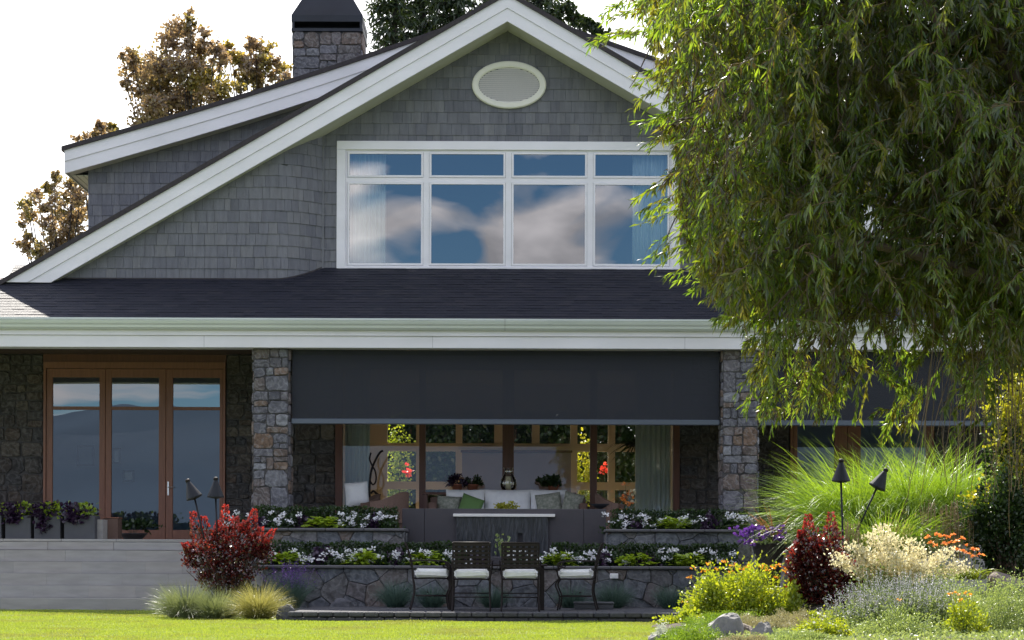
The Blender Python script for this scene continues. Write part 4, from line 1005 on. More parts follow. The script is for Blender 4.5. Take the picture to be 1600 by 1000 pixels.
# coffee table and armchairs
t = thing('coffee_table', 'low table in front of the white sofa on the porch', 'table', (PX(792, -.9), -.9, FL)); mb = MB(); mb.rbox(-.55, .55, -.3, .3, .40, .445, .01); mb.build('table_top', M['wicker'], t)
for xx in (-.48, .48):
    for yy in (-.24, .24): mb = MB(); mb.box(xx - .03, xx + .03, yy - .03, yy + .03, 0, .40); mb.build('leg', M['wicker'], t)
def lounge(label, px, y, rz):
    t = thing('wicker_armchair', label, 'armchair', (PX(px, y), y, FL), rz); mb = MB()
    n = 14; vs = []; 
    mb.rbox(-.40, .40, -.38, .40, .14, .36, .03)
    # curved back shell
    for s_ in (0, 1):
        for i in range(n + 1):
            a = math.pi * (i / n); r_ = .44 - s_ * .05; hh = .66 + .18 * math.sin(a) ** 2
            vs += [(math.cos(a) * r_, .02 + math.sin(a) * r_, .3), (math.cos(a) * r_, .02 + math.sin(a) * r_ * 1.05, hh)]
    m_ = 2 * (n + 1); fs = []
    for i in range(n):
        a = 2 * i; fs += [(a, a + 2, a + 3, a + 1), (m_ + a, m_ + a + 1, m_ + a + 3, m_ + a + 2), (a + 1, a + 3, m_ + a + 3, m_ + a + 1)]
    mb.add(vs, fs)
    for xx in (-.34, .34):
        for yy in (-.32, .32): mb.box(xx - .03, xx + .03, yy - .03, yy + .03, 0, .14)
    mb.build('frame', M['wicker'], t); mb = MB(); mb.rbox(-.33, .33, -.36, .28, .365, .48, .03); mb.build('seat_cushion', M['cushion'], t)
    return t
lounge('brown wicker armchair at the left end of the porch beside the stone wall', 552, 0.0, R(-70))
lounge('second brown wicker armchair left of the sofa, nearer the water wall', 596, -.9, R(-115))
lounge('brown wicker armchair right of the sofa with a dark bowl beside it', 972, -.5, R(80))
o = cushion('throw_pillow', 'cushion', .40, .42, .22, None, R(-10), (PX(559, -.1), -.1, PZ(791, -.1)), roll=R(-6)); tag(o, 'white throw pillow standing in the left wicker armchair', 'pillow')
# hurricane lantern
lx, lz = PX(794, cy), FL + zc; lt = thing('hurricane_lantern', 'clear glass hurricane lantern with a thick candle on the console', 'lantern', (lx, cy, lz))
mb = MB(); mb.lathe([(.10, 0), (.11, .012), (.09, .03), (.05, .04)]); mb.build('base', M['black'], lt, smooth=True)
mb = MB(); mb.lathe([(.052, .04), (.052, .30)], n=20); mb.build('candle', M['candle'], lt, smooth=True)
mb = MB(); n = 28; prof = [(.07, .03), (.13, .08), (.155, .15), (.14, .24), (.085, .34), (.07, .40), (.095, .46)]
base = []
for r_, z in prof: base += [(r_ * math.cos(2 * math.pi * k / n), r_ * math.sin(2 * math.pi * k / n), z) for k in range(n)]
mb.add(base, [(i * n + k, i * n + (k + 1) % n, (i + 1) * n + (k + 1) % n, (i + 1) * n + k) for i in range(len(prof) - 1) for k in range(n)])
mb.build('glass_chimney', glass_mat('lantern glass', .12, (.93, .95, .93)), lt, smooth=True)
# dark bowl on a stand
bx = PX(941, -.7); bz = PZ(795, -.7)
bs = thing('stand_bowl', 'wide shallow dark bowl on a stem right of the sofa', 'bowl', (bx, -.7, FL)); mb = MB(); hb = bz - FL
mb.lathe([(.12, 0), (.12, .02), (.02, .05), (.02, hb - .02), (.05, hb - .01), (.13, hb + .03), (.215, hb + .085), (.205, hb + .09), (.12, hb + .05), (.02, hb + .02)]); mb.build('bowl', M['black'], bs, smooth=True)
# curly iron sculpture
sx = PX(588, .9); sz = lambda p: PZ(p, .9) - FL
sp = thing('iron_sculpture', 'tall looping dark iron sculpture by the left window curtain', 'sculpture', (sx, .9, FL)); mb = MB()
def q(p, py): return (PX(p, .9) - sx, 0, sz(py))
def spline(pts, k=6):
    out = []; pts = [Vector(p) for p in pts]
    for i in range(len(pts) - 1):
        p0, p1, p2, p3 = pts[max(i - 1, 0)], pts[i], pts[i + 1], pts[min(i + 2, len(pts) - 1)]
        for j in range(k):
            t = j / k; out.append(.5 * ((2 * p1) + (p2 - p0) * t + (2 * p0 - 5 * p1 + 4 * p2 - p3) * t * t + (3 * p1 - p0 - 3 * p2 + p3) * t ** 3))
    return out + [pts[-1]]
mb.tube(spline([q(588, 842), q(579, 790), q(577, 765), q(579, 740), q(585, 722), q(593, 708), q(598, 705)]), .02); mb.tube(spline([q(577, 750), q(582, 758), q(587, 752), q(586, 738), q(581, 728), q(577, 718), q(579, 708)]), .015)
mb.tube(spline([q(579, 772), q(583, 768), q(588, 772)]), .018); mb.lathe([(.005, 0), (.035, .01), (.04, .02), (.0, .03)], q(588, 773)); mb.lathe([(.16, 0), (.16, .02), (.03, .035)], (0, 0, 0))
mb.build('rod', M['iron'], sp, smooth=True)
# curtains in the living room
curtain('long sheer curtain at the left end of the living room window', px_(537), px_(576), BY + .35, FL + .03, 4.4, folds=6, amp=.04)
curtain('long dark green curtain at the right end of the living room window', px_(995), px_(1050), BY + .35, FL + .03, 4.4, folds=7, amp=.04)
# pictures in the dining room
for (a, b_, c_, d_, lab) in ((120, 148, 698, 730, 'wide framed picture on the blue wall seen through the left door'), (175, 189, 702, 727, 'small framed picture with a pale mount seen through the middle door'), (192, 210, 737, 755, 'low framed picture seen through the middle door beneath the pale one')):
    x0, x1, z0, z1 = PX(a, 5.97), PX(b_, 5.97), PZ(d_, 5.97), PZ(c_, 5.97); t = thing('picture', lab, 'picture', ((x0 + x1) / 2, 5.96, z0)); w = (x1 - x0) / 2; h = z1 - z0
    mb = MB(); mb.box(-w, w, -.03, 0, 0, .04); mb.box(-w, w, -.03, 0, h - .04, h); mb.box(-w, -w + .04, -.03, 0, .04, h - .04); mb.box(w - .04, w, -.03, 0, .04, h - .04); mb.build('frame', M['black'], t)
    mb = MB(); mb.box(-w + .04, w - .04, -.015, 0, .04, h - .04); mb.build('canvas', M['cushion' if 'pale' in lab else 'bluewall'], t)

# ------------------------------------------------------------------ plants: builders
def ell_pts(n, r, lo=-1.0, clumps=0, shell=.45, cr=.28):
    """points in an ellipsoid (upper part if lo>-1), gathered in clumps; returns points and outward directions"""
    r = np.array(r)
    if clumps:
        cd = sph(clumps); cd[:, 2] = np.where(cd[:, 2] < lo, np.abs(cd[:, 2]) * .5, cd[:, 2]); cc_ = cd * RNG.uniform(shell, 1, (clumps, 1))
        k = RNG.integers(0, clumps, n); p = cc_[k] + RNG.normal(size=(n, 3)) * cr * RNG.uniform(.5, 1.2, (clumps, 1))[k]
    else:
        p = sph(n) * RNG.uniform(shell ** 3, 1, (n, 1)) ** (1 / 3)
        p[:, 2] = np.where(p[:, 2] < lo, -p[:, 2] * .6, p[:, 2])
    return p * r, unit(p)
def plant(name, label, cat, loc, parts, group=None):
    t = thing(name, label, cat, loc, 0, group)
    for (pn, lv, m) in parts:
        for one in (lv if isinstance(lv, list) else [lv]): one.build(pn, M[m], t)
    return t
def stems_to(p, n, r=.004, base=.15):
    k = RNG.choice(len(p), min(n, len(p)), replace=False); lv = Leaves(); B = p[k]; A = np.stack([B[:, 0] * base, B[:, 1] * base, np.zeros(len(k))], 1)
    Mid = (A + B) / 2 + np.array([0, 0, .08]) * np.linalg.norm(B, axis=1, keepdims=True); lv.stem(A, Mid, r); lv.stem(Mid, B, r * .7); return lv
def bush(n, r, L, W, kind='oval', lo=0.0, clumps=30, zc=0.0, up=.3, seed=None, shell=.45, cr=.22):
    p, d = ell_pts(n, r, lo, clumps, shell, cr); p[:, 2] = np.maximum(p[:, 2] + zc, .01)
    d = unit(d + RNG.normal(size=d.shape) * .7 + np.array([0, 0, up])); lv = Leaves()
    l = RNG.uniform(.7, 1.2, n) * L
    getattr(lv, kind)(p - d * l[:, None] * .5, d, l, W * RNG.uniform(.8, 1.2, n)); return p, lv
def florets(centres, k, r, size, flat=.4):
    """flower heads: k petals round each centre, facing outward and up"""
    c = np.repeat(np.asarray(centres, float), k, 0); n = len(c); d = sph(n); d[:, 2] = np.abs(d[:, 2]) * flat
    lv = Leaves(); lv.oval(c + d * r * .35 + RNG.normal(size=(n, 3)) * r * .35, d, size * RNG.uniform(.8, 1.2, n), size * .8); return lv
def heads(centres, k, r, size, flat=.4): return [florets(np.asarray(c)[None], k, r, size, flat) for c in centres]
ORD = ['first', 'second', 'third', 'fourth', 'fifth', 'sixth', 'seventh', 'eighth', 'ninth', 'tenth', 'eleventh', 'twelfth', 'thirteenth', 'fourteenth']

# bedding plants of the planters
def bedding(where, y, zb_, items, ptop, dy=0.0):
    cnt = {}
    for (px, k) in items:
        i = cnt.get(k, 0); cnt[k] = i + 1; x = PX(px, y, 840); yy = y + RNG.uniform(-.04, .06); o_ = ORD[i]
        if k == 'W':
            p, lv = bush(420, (.22, .19, .23), .05, .042, clumps=14, zc=.03)
            m_ = int(RNG.integers(4, 8)); q_ = np.stack([RNG.uniform(-.2, .2, m_), RNG.uniform(-.24, -.06, m_), RNG.uniform(.10, .30, m_)], 1)
            plant('geranium', f'{o_} white flowering plant from the left in the {where}', 'flower plant', (x, yy, zb_), [('foliage', lv, 'deepgreen'), ('stem', stems_to(p, 20), 'deepgreen'), ('flower', heads(q_, 15, .052, .038), 'wflower')], f'white flowers in the {where}')
        elif k == 'L':
            n = 130; a = RNG.uniform(0, 2 * np.pi, n); rr = RNG.uniform(.02, .27, n); p = np.stack([np.cos(a) * rr, np.sin(a) * rr * .7, .05 + .20 * (1 - (rr / .3) ** 2) * RNG.uniform(.5, 1, n)], 1)
            d = unit(np.stack([np.cos(a), np.sin(a) * .8 - .4, RNG.uniform(-.4, .35, n)], 1)); lv = Leaves(); lv.oval(p, d, RNG.uniform(.09, .14, n), RNG.uniform(.06, .085, n), side=np.stack([-np.sin(a), np.cos(a), RNG.normal(size=n) * .25], 1))
            plant('sweet_potato_vine', f'{o_} lime green leafy plant from the left in the {where}', 'plant', (x, yy - .08, zb_), [('foliage', lv, 'lime'), ('stem', stems_to(p, 25), 'lime')], f'lime green plants in the {where}')
        else:
            p, lv = bush(420, (.19, .18, .26), .06, .045, clumps=12, zc=.02)
            plant('purple_vine', f'{o_} dark purple leafy plant from the left in the {where}', 'plant', (x, yy, zb_), [('foliage', lv, 'purple'), ('stem', stems_to(p, 20), 'purple')], f'dark purple plants in the {where}')
bedding('upper left planter', -4.12, ZU - .06, [(372, 'W'), (402, 'P'), (428, 'W'), (452, 'W'), (476, 'P'), (505, 'L'), (532, 'W'), (556, 'W'), (580, 'P'), (605, 'W')], 795)
bedding('upper right planter', -4.12, ZU - .06, [(963, 'W'), (990, 'P'), (1020, 'W'), (1052, 'L'), (1078, 'W'), (1108, 'P'), (1135, 'W'), (1158, 'W')], 795)
bedding('lower planter left of the water', -5.5, ZL - .06, [(424, 'W'), (448, 'L'), (474, 'W'), (498, 'P'), (524, 'W'), (548, 'W'), (570, 'L'), (597, 'W'), (618, 'P'), (640, 'W'), (668, 'L'), (690, 'W'), (716, 'W'), (738, 'P')], 850)
bedding('lower planter right of the water', -5.5, ZL - .06, [(812, 'W'), (848, 'W'), (876, 'L'), (900, 'W'), (924, 'W'), (946, 'P'), (966, 'W'), (992, 'L'), (1016, 'P'), (1042, 'W'), (1074, 'L'), (1100, 'W'), (1126, 'W')], 850)
# clipped hedges behind the flowers
def hedge(label, p0, p1, y, zb_, ptop, dep=.45):
    x0, x1 = PX(p0, y, 830), PX(p1, y, 830); h = PZ(ptop, y) - zb_; n = int((x1 - x0) * 2600); p = np.stack([RNG.uniform(x0, x1, n) - x0, RNG.uniform(-dep / 2, dep / 2, n), RNG.uniform(.03, 1, n) * h], 1)
    bump = 1 + .06 * np.sin(p[:, 0] * 9) * np.sin(p[:, 0] * 3.7 + 1); p[:, 2] *= bump; k = RNG.random(n) < .55; p[k, 1] = -dep / 2 * RNG.uniform(.8, 1.05, k.sum()); 
    d = unit(RNG.normal(size=(n, 3)) + np.array([0, -.5, .5])); lv = Leaves(); lv.oval(p, d, RNG.uniform(.03, .05, n), .028)
    st = Leaves(); m_ = int((x1 - x0) * 12); xx = RNG.uniform(0, x1 - x0, m_); A = np.stack([xx, np.zeros(m_), np.zeros(m_)], 1); B = A + np.stack([RNG.normal(size=m_) * .06, RNG.normal(size=m_) * .06, np.full(m_, h * .9)], 1); st.stem(A, B, .006)
    plant('hedge', label, 'hedge', (x0, y, zb_), [('foliage', lv, 'deepgreen'), ('stem', st, 'bark')])
hedge('low clipped green hedge behind the flowers of the upper left planter', 400, 622, -3.75, ZU - .06, 794)
hedge('low clipped green hedge behind the flowers of the upper right planter', 955, 1166, -3.75, ZU - .06, 797)
hedge('low clipped green hedge behind the lower planter, left of the water sheet', 420, 706, -5.05, ZL - .06, 849, .3)
hedge('low clipped green hedge behind the lower planter, right of the water sheet', 862, 1150, -5.05, ZL - .06, 850, .3)
# small pale plant in front of the water sheet
n = 60; a = RNG.uniform(-.6, .6, n); p = np.stack([RNG.uniform(-.12, .12, n), RNG.uniform(-.06, .06, n), RNG.uniform(0, .42, n)], 1); lv = Leaves(); lv.oval(p, unit(np.stack([a, RNG.normal(size=n) * .5, RNG.uniform(.2, 1, n)], 1)), .055, .04)
plant('water_plant', 'small pale yellow green plant standing before the water sheet', 'plant', (PX(785, -4.6), -4.75, ZL + .05), [('foliage', lv, 'sagegreen'), ('stem', stems_to(p, 14), 'sagegreen')])
# lavender mounds at the foot of the wall
def tuft(name, label, cat, px, pyb, y, n, Lh, spread, W, droop, mat, flowers=None, zb_=None, base=.08, group=None, extra=None):
    x = PX(px, y, pyb); z = PZ(pyb, y) if zb_ is None else zb_
    a = RNG.uniform(0, 2 * np.pi, n); t = np.abs(RNG.normal(size=n)) * spread; p = np.stack([np.cos(a) * base * RNG.uniform(0, 1, n), np.sin(a) * base * RNG.uniform(0, 1, n), np.zeros(n)], 1)
    d = unit(np.stack([np.cos(a) * t, np.sin(a) * t, np.ones(n)], 1)); lv = Leaves(); l = RNG.uniform(.6, 1.05, n) * Lh; lv.blade(p, d, l, W, RNG.uniform(.3, 1.3, n) * droop)
    parts = [('foliage', lv, mat)]
    if flowers:
        fm, fn, fl, fh = flowers; k = RNG.choice(n, min(fn, n), replace=False); tips = p[k] + d[k] * l[k, None] * fh; m_ = len(k); rep = 7
        c = np.repeat(tips, rep, 0) + np.repeat(d[k], rep, 0) * RNG.uniform(-fl, fl, (m_ * rep, 1)) * .5; fv = Leaves(); fv.oval(c + RNG.normal(size=c.shape) * .004, sph(len(c)), .016, .012); parts.append(('flower', fv, fm))
    if extra: parts += extra
    return plant(name, label, cat, (x, y, z), parts, group)
tuft('lavender', 'dark purple flowering lavender right of the maroon shrub', 'plant', 455, 955, -7.0, 700, .62, .45, .006, .5, 'tealgreen', ('vflower', 230, .16, .97), PATIO, .12)
tuft('lavender', 'blue green lavender mound at the wall left of the patio chairs', 'plant', 618, 950, -6.45, 900, .48, .6, .006, .6, 'tealgreen', None, PATIO, .12)
tuft('lavender', 'blue green lavender mound showing under the leftmost patio chair', 'plant', 676, 950, -6.45, 700, .42, .55, .006, .6, 'tealgreen', None, PATIO, .12)
tuft('lavender', 'blue green lavender mound between the two middle chairs', 'plant', 770, 950, -6.45, 700, .40, .6, .006, .6, 'tealgreen', None, PATIO, .12)
tuft('lavender', 'blue green lavender mound showing under the rightmost patio chair', 'plant', 893, 950, -6.45, 700, .42, .6, .006, .6, 'tealgreen', None, PATIO, .12)
tuft('lavender', 'blue green lavender mound at the wall right of the patio chairs', 'plant', 958, 950, -6.45, 900, .46, .65, .006, .6, 'tealgreen', None, PATIO, .12)
tuft('lavender', 'blue green lavender mound against the wall beside the orange flowered bush', 'plant', 1048, 955, -6.6, 700, .42, .6, .006, .6, 'tealgreen', None, PATIO, .12)
for i_, (px, w_) in enumerate(((555, .5), (597, .42), (1075, .4))):
    tuft('lavender', ['lavender tuft on the ledge of the upper left planter face', 'smaller lavender tuft near the right end of the upper left planter face', 'lavender tuft on the face of the upper right planter'][i_], 'plant', px, 852, -4.72, 260, .28, w_, .005, .6, 'tealgreen', None, ZL - .05, .1)
# boulder at the left end of the patio
def boulder(name, label, px0, px1, pyt, pyb, y, mat='rock', seed=1, dep=.8, rz=0.0):
    rnd = random.Random(seed); x0, x1 = PX(px0, y, pyb), PX(px1, y, pyb); w = x1 - x0; h = PZ(pyt, y) - PZ(pyb, y)
    import bmesh
    bm = bmesh.new(); bmesh.ops.create_icosphere(bm, subdivisions=4, radius=1)
    planes = [(Vector((rnd.gauss(0, 1), rnd.gauss(0, 1), rnd.gauss(.2, .7))).normalized(), rnd.uniform(.62, .85)) for _ in range(12)]
    from mathutils import noise
    for v in bm.verts:
        for (nn, dd) in planes:
            k = v.co.dot(nn)
            if k > dd: v.co -= nn * (k - dd) * .93
        v.co += v.co.normalized() * (noise.noise(v.co * 2.2 + Vector((seed, 0, 0))) * .10 + noise.noise(v.co * 7) * .035)
    for v in bm.verts: v.co = Vector((v.co.x * w / 1.7, v.co.y * w / 1.7 * dep, (v.co.z + .25) * h / 1.05))
    me = bpy.data.meshes.new(name); bm.to_mesh(me); bm.free(); me.materials.append(M[mat]); o = bpy.data.objects.new(name, me); C.objects.link(o)
    o.location = ((x0 + x1) / 2, y, PZ(pyb, y)); o.rotation_euler = (0, 0, rz); return tag(o, label, 'rock')
boulder('boulder', 'grey boulder low beside the patio kerb at the straw coloured grass', 434, 462, 948, 968, -8.7, 'rock_shade', seed=3)
boulder('boulder', 'blue grey flat stone lying at the foot of the flagstone wall', 512, 556, 938, 955, -6.4, 'rock_shade', seed=13)

# ------------------------------------------------------------------ patio dining set
def chair(label, x, y, rz):
    t = thing('dining_chair', label, 'chair', (x, y, PATIO), rz, 'wrought iron dining chairs on the patio')
    W2, D2 = .245, .23
    mb = MB(); r = .011
    for s in (-1, 1):
        mb.tube(spline([(s * W2, -D2 - .02, .43), (s * W2, -D2 - .035, .60), (s * W2, -D2 - .075, .78), (s * W2, -D2 - .13, .92)]), r)
    mb.tube([(-W2, -D2 - .13, .92), (W2, -D2 - .13, .92)], r); mb.tube([(-W2, -D2 - .035, .58), (W2, -D2 - .035, .58)], r)
    mb.build('back_frame', M['iron'], t, smooth=True)
    mb = MB()
    for i in range(6):
        x_ = -W2 + .045 + i * (2 * W2 - .09) / 5; vs = []
        for k, (yy, zz) in enumerate(((-D2 - .035, .58), (-D2 - .045, .65), (-D2 - .075, .76), (-D2 - .13, .915))): vs += [(x_ - .020, yy + (.004 if k % 2 else -.004), zz), (x_ + .020, yy + (.004 if k % 2 else -.004), zz)]
        mb.add(vs, [(2 * k, 2 * k + 1, 2 * k + 3, 2 * k + 2) for k in range(3)])
    for j in range(6):
        z_ = .612 + j * .056; yy = -D2 - .035 - .095 * ((z_ - .5) / .42) ** 1.5; mb.box(-W2, W2, yy - .012, yy - .007, z_ - .018, z_ + .018)
    mb.build('lattice', M['iron'], t)
    mb = MB(); mb.tube([(-W2, -D2, .43), (W2, -D2, .43), (W2, D2, .43), (-W2, D2, .43), (-W2, -D2, .43)], r); mb.tube([(-W2, -D2 * .9, .19), (W2, -D2 * .9, .19)], .008); mb.tube([(-W2, -.05, .24), (W2, -.05, .24)], .008)
    for s in (-1, 1): mb.tube([(s * W2, -D2 * .9, .19), (s * W2, D2 * .95, .19)], .008)
    mb.build('seat_frame', M['iron'], t, smooth=True)
    for s in (-1, 1):
        mb = MB(); mb.tube(spline([(s * W2, D2, .43), (s * W2, D2 + .045, .34), (s * W2, D2 - .01, .18), (s * (W2 + .01), D2 + .02, .0)]), r); mb.build('leg', M['iron'], t, smooth=True)
        mb = MB(); mb.tube(spline([(s * W2, -D2 - .02, .43), (s * W2, -D2 + .0, .25), (s * (W2 + .01), -D2 - .06, .0)]), r); mb.build('leg', M['iron'], t, smooth=True)
        mb = MB(); mb.tube(spline([(s * W2, -D2 - .05, .67), (s * (W2 + .03), -.02, .68), (s * (W2 + .03), D2 - .03, .66), (s * (W2 + .03), D2 + .02, .61), (s * (W2 + .03), D2 - .02, .575), (s * (W2 + .02), D2 - .06, .60)]), .010)
        mb.tube(spline([(s * W2, D2, .43), (s * (W2 + .02), D2 + .02, .54), (s * (W2 + .03), D2 - .03, .655)]), .010); mb.build('armrest', M['iron'], t, smooth=True)
    o = MB().rbox(-W2 + .015, W2 - .015, -D2 + .01, D2 + .01, .443, .560, .034).build('seat_cushion', M['cushion'], t, smooth=False, bevel=.012)
    return t
c1 = chair('dark iron lattice chair seen from behind, left of the two middle ones', PX(737, -8.15), -8.05, 0)
def place(label, x, y, rz):
    c = copy_tree(c1); c['label'] = label; c.location = (x, y, PATIO); c.rotation_euler = (0, 0, rz); return c
bpy.context.view_layer.update()
place('dark iron lattice chair seen from behind, right of the two middle ones', PX(813, -8.15), -8.05, 0)
place('leftmost iron chair seen side on, its back to the left', PX(674, -7.4), -7.45, R(-90 + 4))
place('rightmost iron chair seen side on, its back to the right', PX(901, -7.4), -7.45, R(90 - 5))
tb = thing('dining_table', 'dark iron table between the four patio chairs', 'table', (PX(776, -7.35), -7.35, PATIO))
mb = MB(); mb.rbox(-.70, .70, -.36, .36, .60, .63, .008); mb.build('table_top', M['iron'], tb)
for xx in (-.63, .63):
    for yy in (-.3, .3): mb = MB(); mb.rbox(xx - .028, xx + .028, yy - .028, yy + .028, 0, .599, .004); mb.build('leg', M['iron'], tb)
# wall light, step box
x0, x1, z0, z1 = PX(953, -6.03), PX(966, -6.03), PZ(903.5, -6.03), PZ(895.5, -6.03)
t = thing('wall_light', 'small white box light on the low flagstone wall right of the chairs', 'wall light', ((x0 + x1) / 2, -6.02, z0)); w = (x1 - x0) / 2; h = z1 - z0
MB().rbox(-w, w, -.04, .01, 0, h, .004).build('housing', M['white'], t); MB().box(-w + .01, w - .01, -.043, -.041, .012, h - .012).build('lens', M['cushion'], t)
x0, x1 = PX(898, -7.0), PX(958, -7.0); t = thing('storage_bench', 'low grey lidded box standing behind the rightmost chair', 'box', ((x0 + x1) / 2, -7.0, PATIO)); w = (x1 - x0) / 2
MB().rbox(-w, w, -.14, .14, 0, .07, .006).build('body', M['zinc'], t); MB().rbox(-w - .01, w + .01, -.15, .15, .072, .10, .006).build('lid', M['zinc'], t)

# ------------------------------------------------------------------ garden torches
def torch(label, hx, hy, tilt, bx, by, y, zb_=0.0, spike=0.0):
    H, B = P(hx, hy, y), P(bx, by, y); B.z = max(B.z, zb_ + .0)
    t = thing('garden_torch', label, 'torch', tuple(B), 0, 'black cone headed garden torches'); H = H - B
    ax = H.normalized() if tilt is None else Vector((math.sin(R(tilt)), 0, math.cos(R(tilt))))
    mb = MB(); mb.tube([(0, 0, 0), tuple(H * .5), tuple(H)], .0135); mb.build('pole', M['black'], t, smooth=True)
    rot = Vector((0, 0, 1)).rotation_difference(ax).to_matrix()
    mb = MB(); mb.lathe([(.030, -.02), (.118, 0.0), (.118, .012), (.030, .235), (.032, .245)], tuple(H), 24, rot); mb.build('cone_head', M['black'], t, smooth=False)
    mb = MB(); mb.lathe([(.026, .245), (.034, .25), (.034, .272), (.020, .285)], tuple(H), 16, rot); mb.build('wick_cap', M['iron'], t, smooth=True)
    if spike: mb = MB(); mb.tube([(0, 0, -spike), (0, 0, 0)], .035); mb.build('ground_sleeve', M['black'], t, smooth=True)
    return t
torch('black cone garden torch leaning left over the maroon shrub', 304, 778, -22, 326, 872, -7.0)
torch('black cone garden torch standing upright in the left maroon shrub', 337, 777, 0, 341, 876, -7.0)
torch('upright black cone garden torch in front of the big fountain grass', 1314, 752, 0, 1319, 900, -9.6, spike=.45)
torch('black cone garden torch leaning right in front of the big fountain grass', 1370, 762, 27, 1338, 832, -8.7)

# ------------------------------------------------------------------ left shrub group
def upright_shrub(name, label, cat, px, pyb, y, spires, bodies, zb_, n_leaf, L_, W_, mats=('maroon', 'redtip')):
    """bodies: ellipsoids (px,py,rx,rz) in picture points; spires: tips (px,py) of upright shoots"""
    B = P(px, pyb, y); B.z = zb_; t = thing(name, label, cat, tuple(B)); main = Leaves(); tips = Leaves(); st = Leaves(); A = []; E = []
    s = (y - CAMY) / F
    for (bx, by, rx, rz, n) in bodies:
        c = np.array(P(bx, by, y) - B); p, d = ell_pts(n, (rx * s, rx * s * .8, rz * s), -1, 22, .35, .25); p += c; p[:, 2] = np.maximum(p[:, 2], .05)
        d = unit(d + RNG.normal(size=d.shape) * .8 + np.array([0, 0, .4])); main.oval(p, d, RNG.uniform(.6, 1.1, n) * L_, W_ * RNG.uniform(.7, 1.1, n))
        for k in range(14): A.append((RNG.uniform(-.06, .06), RNG.uniform(-.06, .06), 0)); E.append(tuple(c + RNG.normal(size=3) * np.array([rx, rx * .7, rz]) * s * .5))
    for (sx_, sy_, lx, ly) in spires:
        top = np.array(P(sx_, sy_, y + RNG.uniform(-.1, .1)) - B); low = np.array(P(lx, ly, y) - B); n = 190; u = RNG.uniform(0, 1, n) ** .8
        p = low + (top - low) * u[:, None]; rad = (.085 * (1 - u) + .02); a = RNG.uniform(0, 6.28, n); p += np.stack([np.cos(a) * rad, np.sin(a) * rad, np.zeros(n)], 1)
        d = unit(np.stack([np.cos(a), np.sin(a), np.full(n, 1.0)], 1)); k = u > .60
        tips.oval(p[k], d[k], L_ * .75, W_ * .7); main.oval(p[~k], d[~k], L_ * .9, W_ * .8); A.append(tuple(low * .2)); E.append(tuple(top))
    A = np.array(A); E = np.array(E); A[:, 2] = 0; st.stem(A, (A + E) / 2, .011); st.stem((A + E) / 2, E, .007)
    main.build('foliage', M[mats[0]], t); tips.build('new_or_sunlit_leaves', M[mats[1]], t); st.build('branch', M['bark'], t); return t
upright_shrub('smoke_bush', 'maroon leaved shrub with bright red shoots beside the left stone steps', 'shrub', 358, 940, -6.9,
    [(301, 800, 312, 850), (318, 808, 325, 850), (352, 790, 352, 850), (368, 808, 366, 850), (398, 797, 388, 845), (384, 815, 380, 850), (428, 828, 402, 868), (420, 842, 398, 875), (287, 850, 305, 870), (341, 815, 342, 855), (408, 825, 395, 860)],
    [(330, 858, 42, 32, 1500), (372, 865, 44, 40, 1700), (395, 860, 26, 22, 700), (305, 868, 20, 20, 500), (345, 900, 36, 26, 900)], .02, 0, .052, .036)
_, lv = bush(1500, (.42, .3, .42), .05, .035, clumps=18, zc=.05); plant('boxwood', 'dark green shrub low behind the maroon shrub and torches', 'shrub', (PX(395, -6.4), -6.35, .02), [('foliage', lv, 'deepgreen'), ('stem', stems_to(_, 20, .008), 'bark')])
tuft('oat_grass', 'blue green tufted grass clump, leftmost at the foot of the steps', 'grass clump', 293, 968, -8.1, 2300, .62, .62, .0055, 1.0, 'bluegrass', None, .0, .22)
tuft('oat_grass', 'blue green tufted grass clump in front of the maroon shrub trunk', 'grass clump', 338, 970, -8.3, 1900, .50, .62, .0055, .9, 'bluegrass', None, .0, .2)
tuft('oat_grass', 'straw coloured tufted grass clump beside the patio kerb', 'grass clump', 404, 972, -8.55, 2200, .58, .60, .0055, .9, 'goldgrass', None, .0, .12)

# planters beside the left doors
yP = -2.1
for i, (a, b_) in enumerate(((-42, 2), (8, 48), (53, 94), (100, 148))):
    x0, x1 = PX(a, yP, 845), PX(b_, yP, 845); w = (x1 - x0) / 2; h = PZ(808, yP) - FL
    lab = ['grey metal planter cut by the left picture edge', 'grey metal planter, second from the left picture edge, on the terrace', 'grey metal planter with trailing purple vine, third from the left edge', 'grey metal planter nearest the door, rightmost of the row'][i]
    t = thing('planter_box', lab, 'planter', ((x0 + x1) / 2, yP, FL), 0, 'grey planters before the left doors')
    mb = MB(); mb.rbox(-w, w, 0, .42, 0, h, .008); mb.build('box', M['zinc'], t); MB().box(-w + .02, w - .02, .02, .40, h + .001, h + .006).build('soil', M['soil'], t)
    for k, (m_, nm, lab2, xo) in enumerate((('purple', 'purple_vine', 'dark purple trailing plant in the', -.35), ('lime', 'sweet_potato_vine', 'lime green trailing plant in the', .35))):
        if i == 0 and k == 0: continue
        n = 340 if m_ == 'purple' else 110; p = np.stack([RNG.normal(size=n) * w * (.6 if k == 0 else .38), RNG.uniform(-.1, .3, n), RNG.uniform(-.02, .20, n)], 1)
        if k == 0: q_ = RNG.random(n) < .35; p[q_, 1] = RNG.uniform(-.1, -.03, q_.sum()); p[q_, 2] = RNG.uniform(-.26 if i == 2 else -.12, .05, q_.sum()); p[q_, 0] *= .5
        d = unit(RNG.normal(size=(n, 3)) * .8 + np.array([0, -.6, .2])); lv = Leaves(); lv.oval(p, d, .075, .058)
        plant(nm, f'{lab2} ' + ['planter at the picture edge', 'second planter from the left edge', 'third planter from the left edge', 'planter nearest the door'][i], 'plant', (t.location.x + xo * w, yP + .05, FL + h), [('foliage', lv, m_), ('stem', stems_to(np.abs(p), 12), m_)])
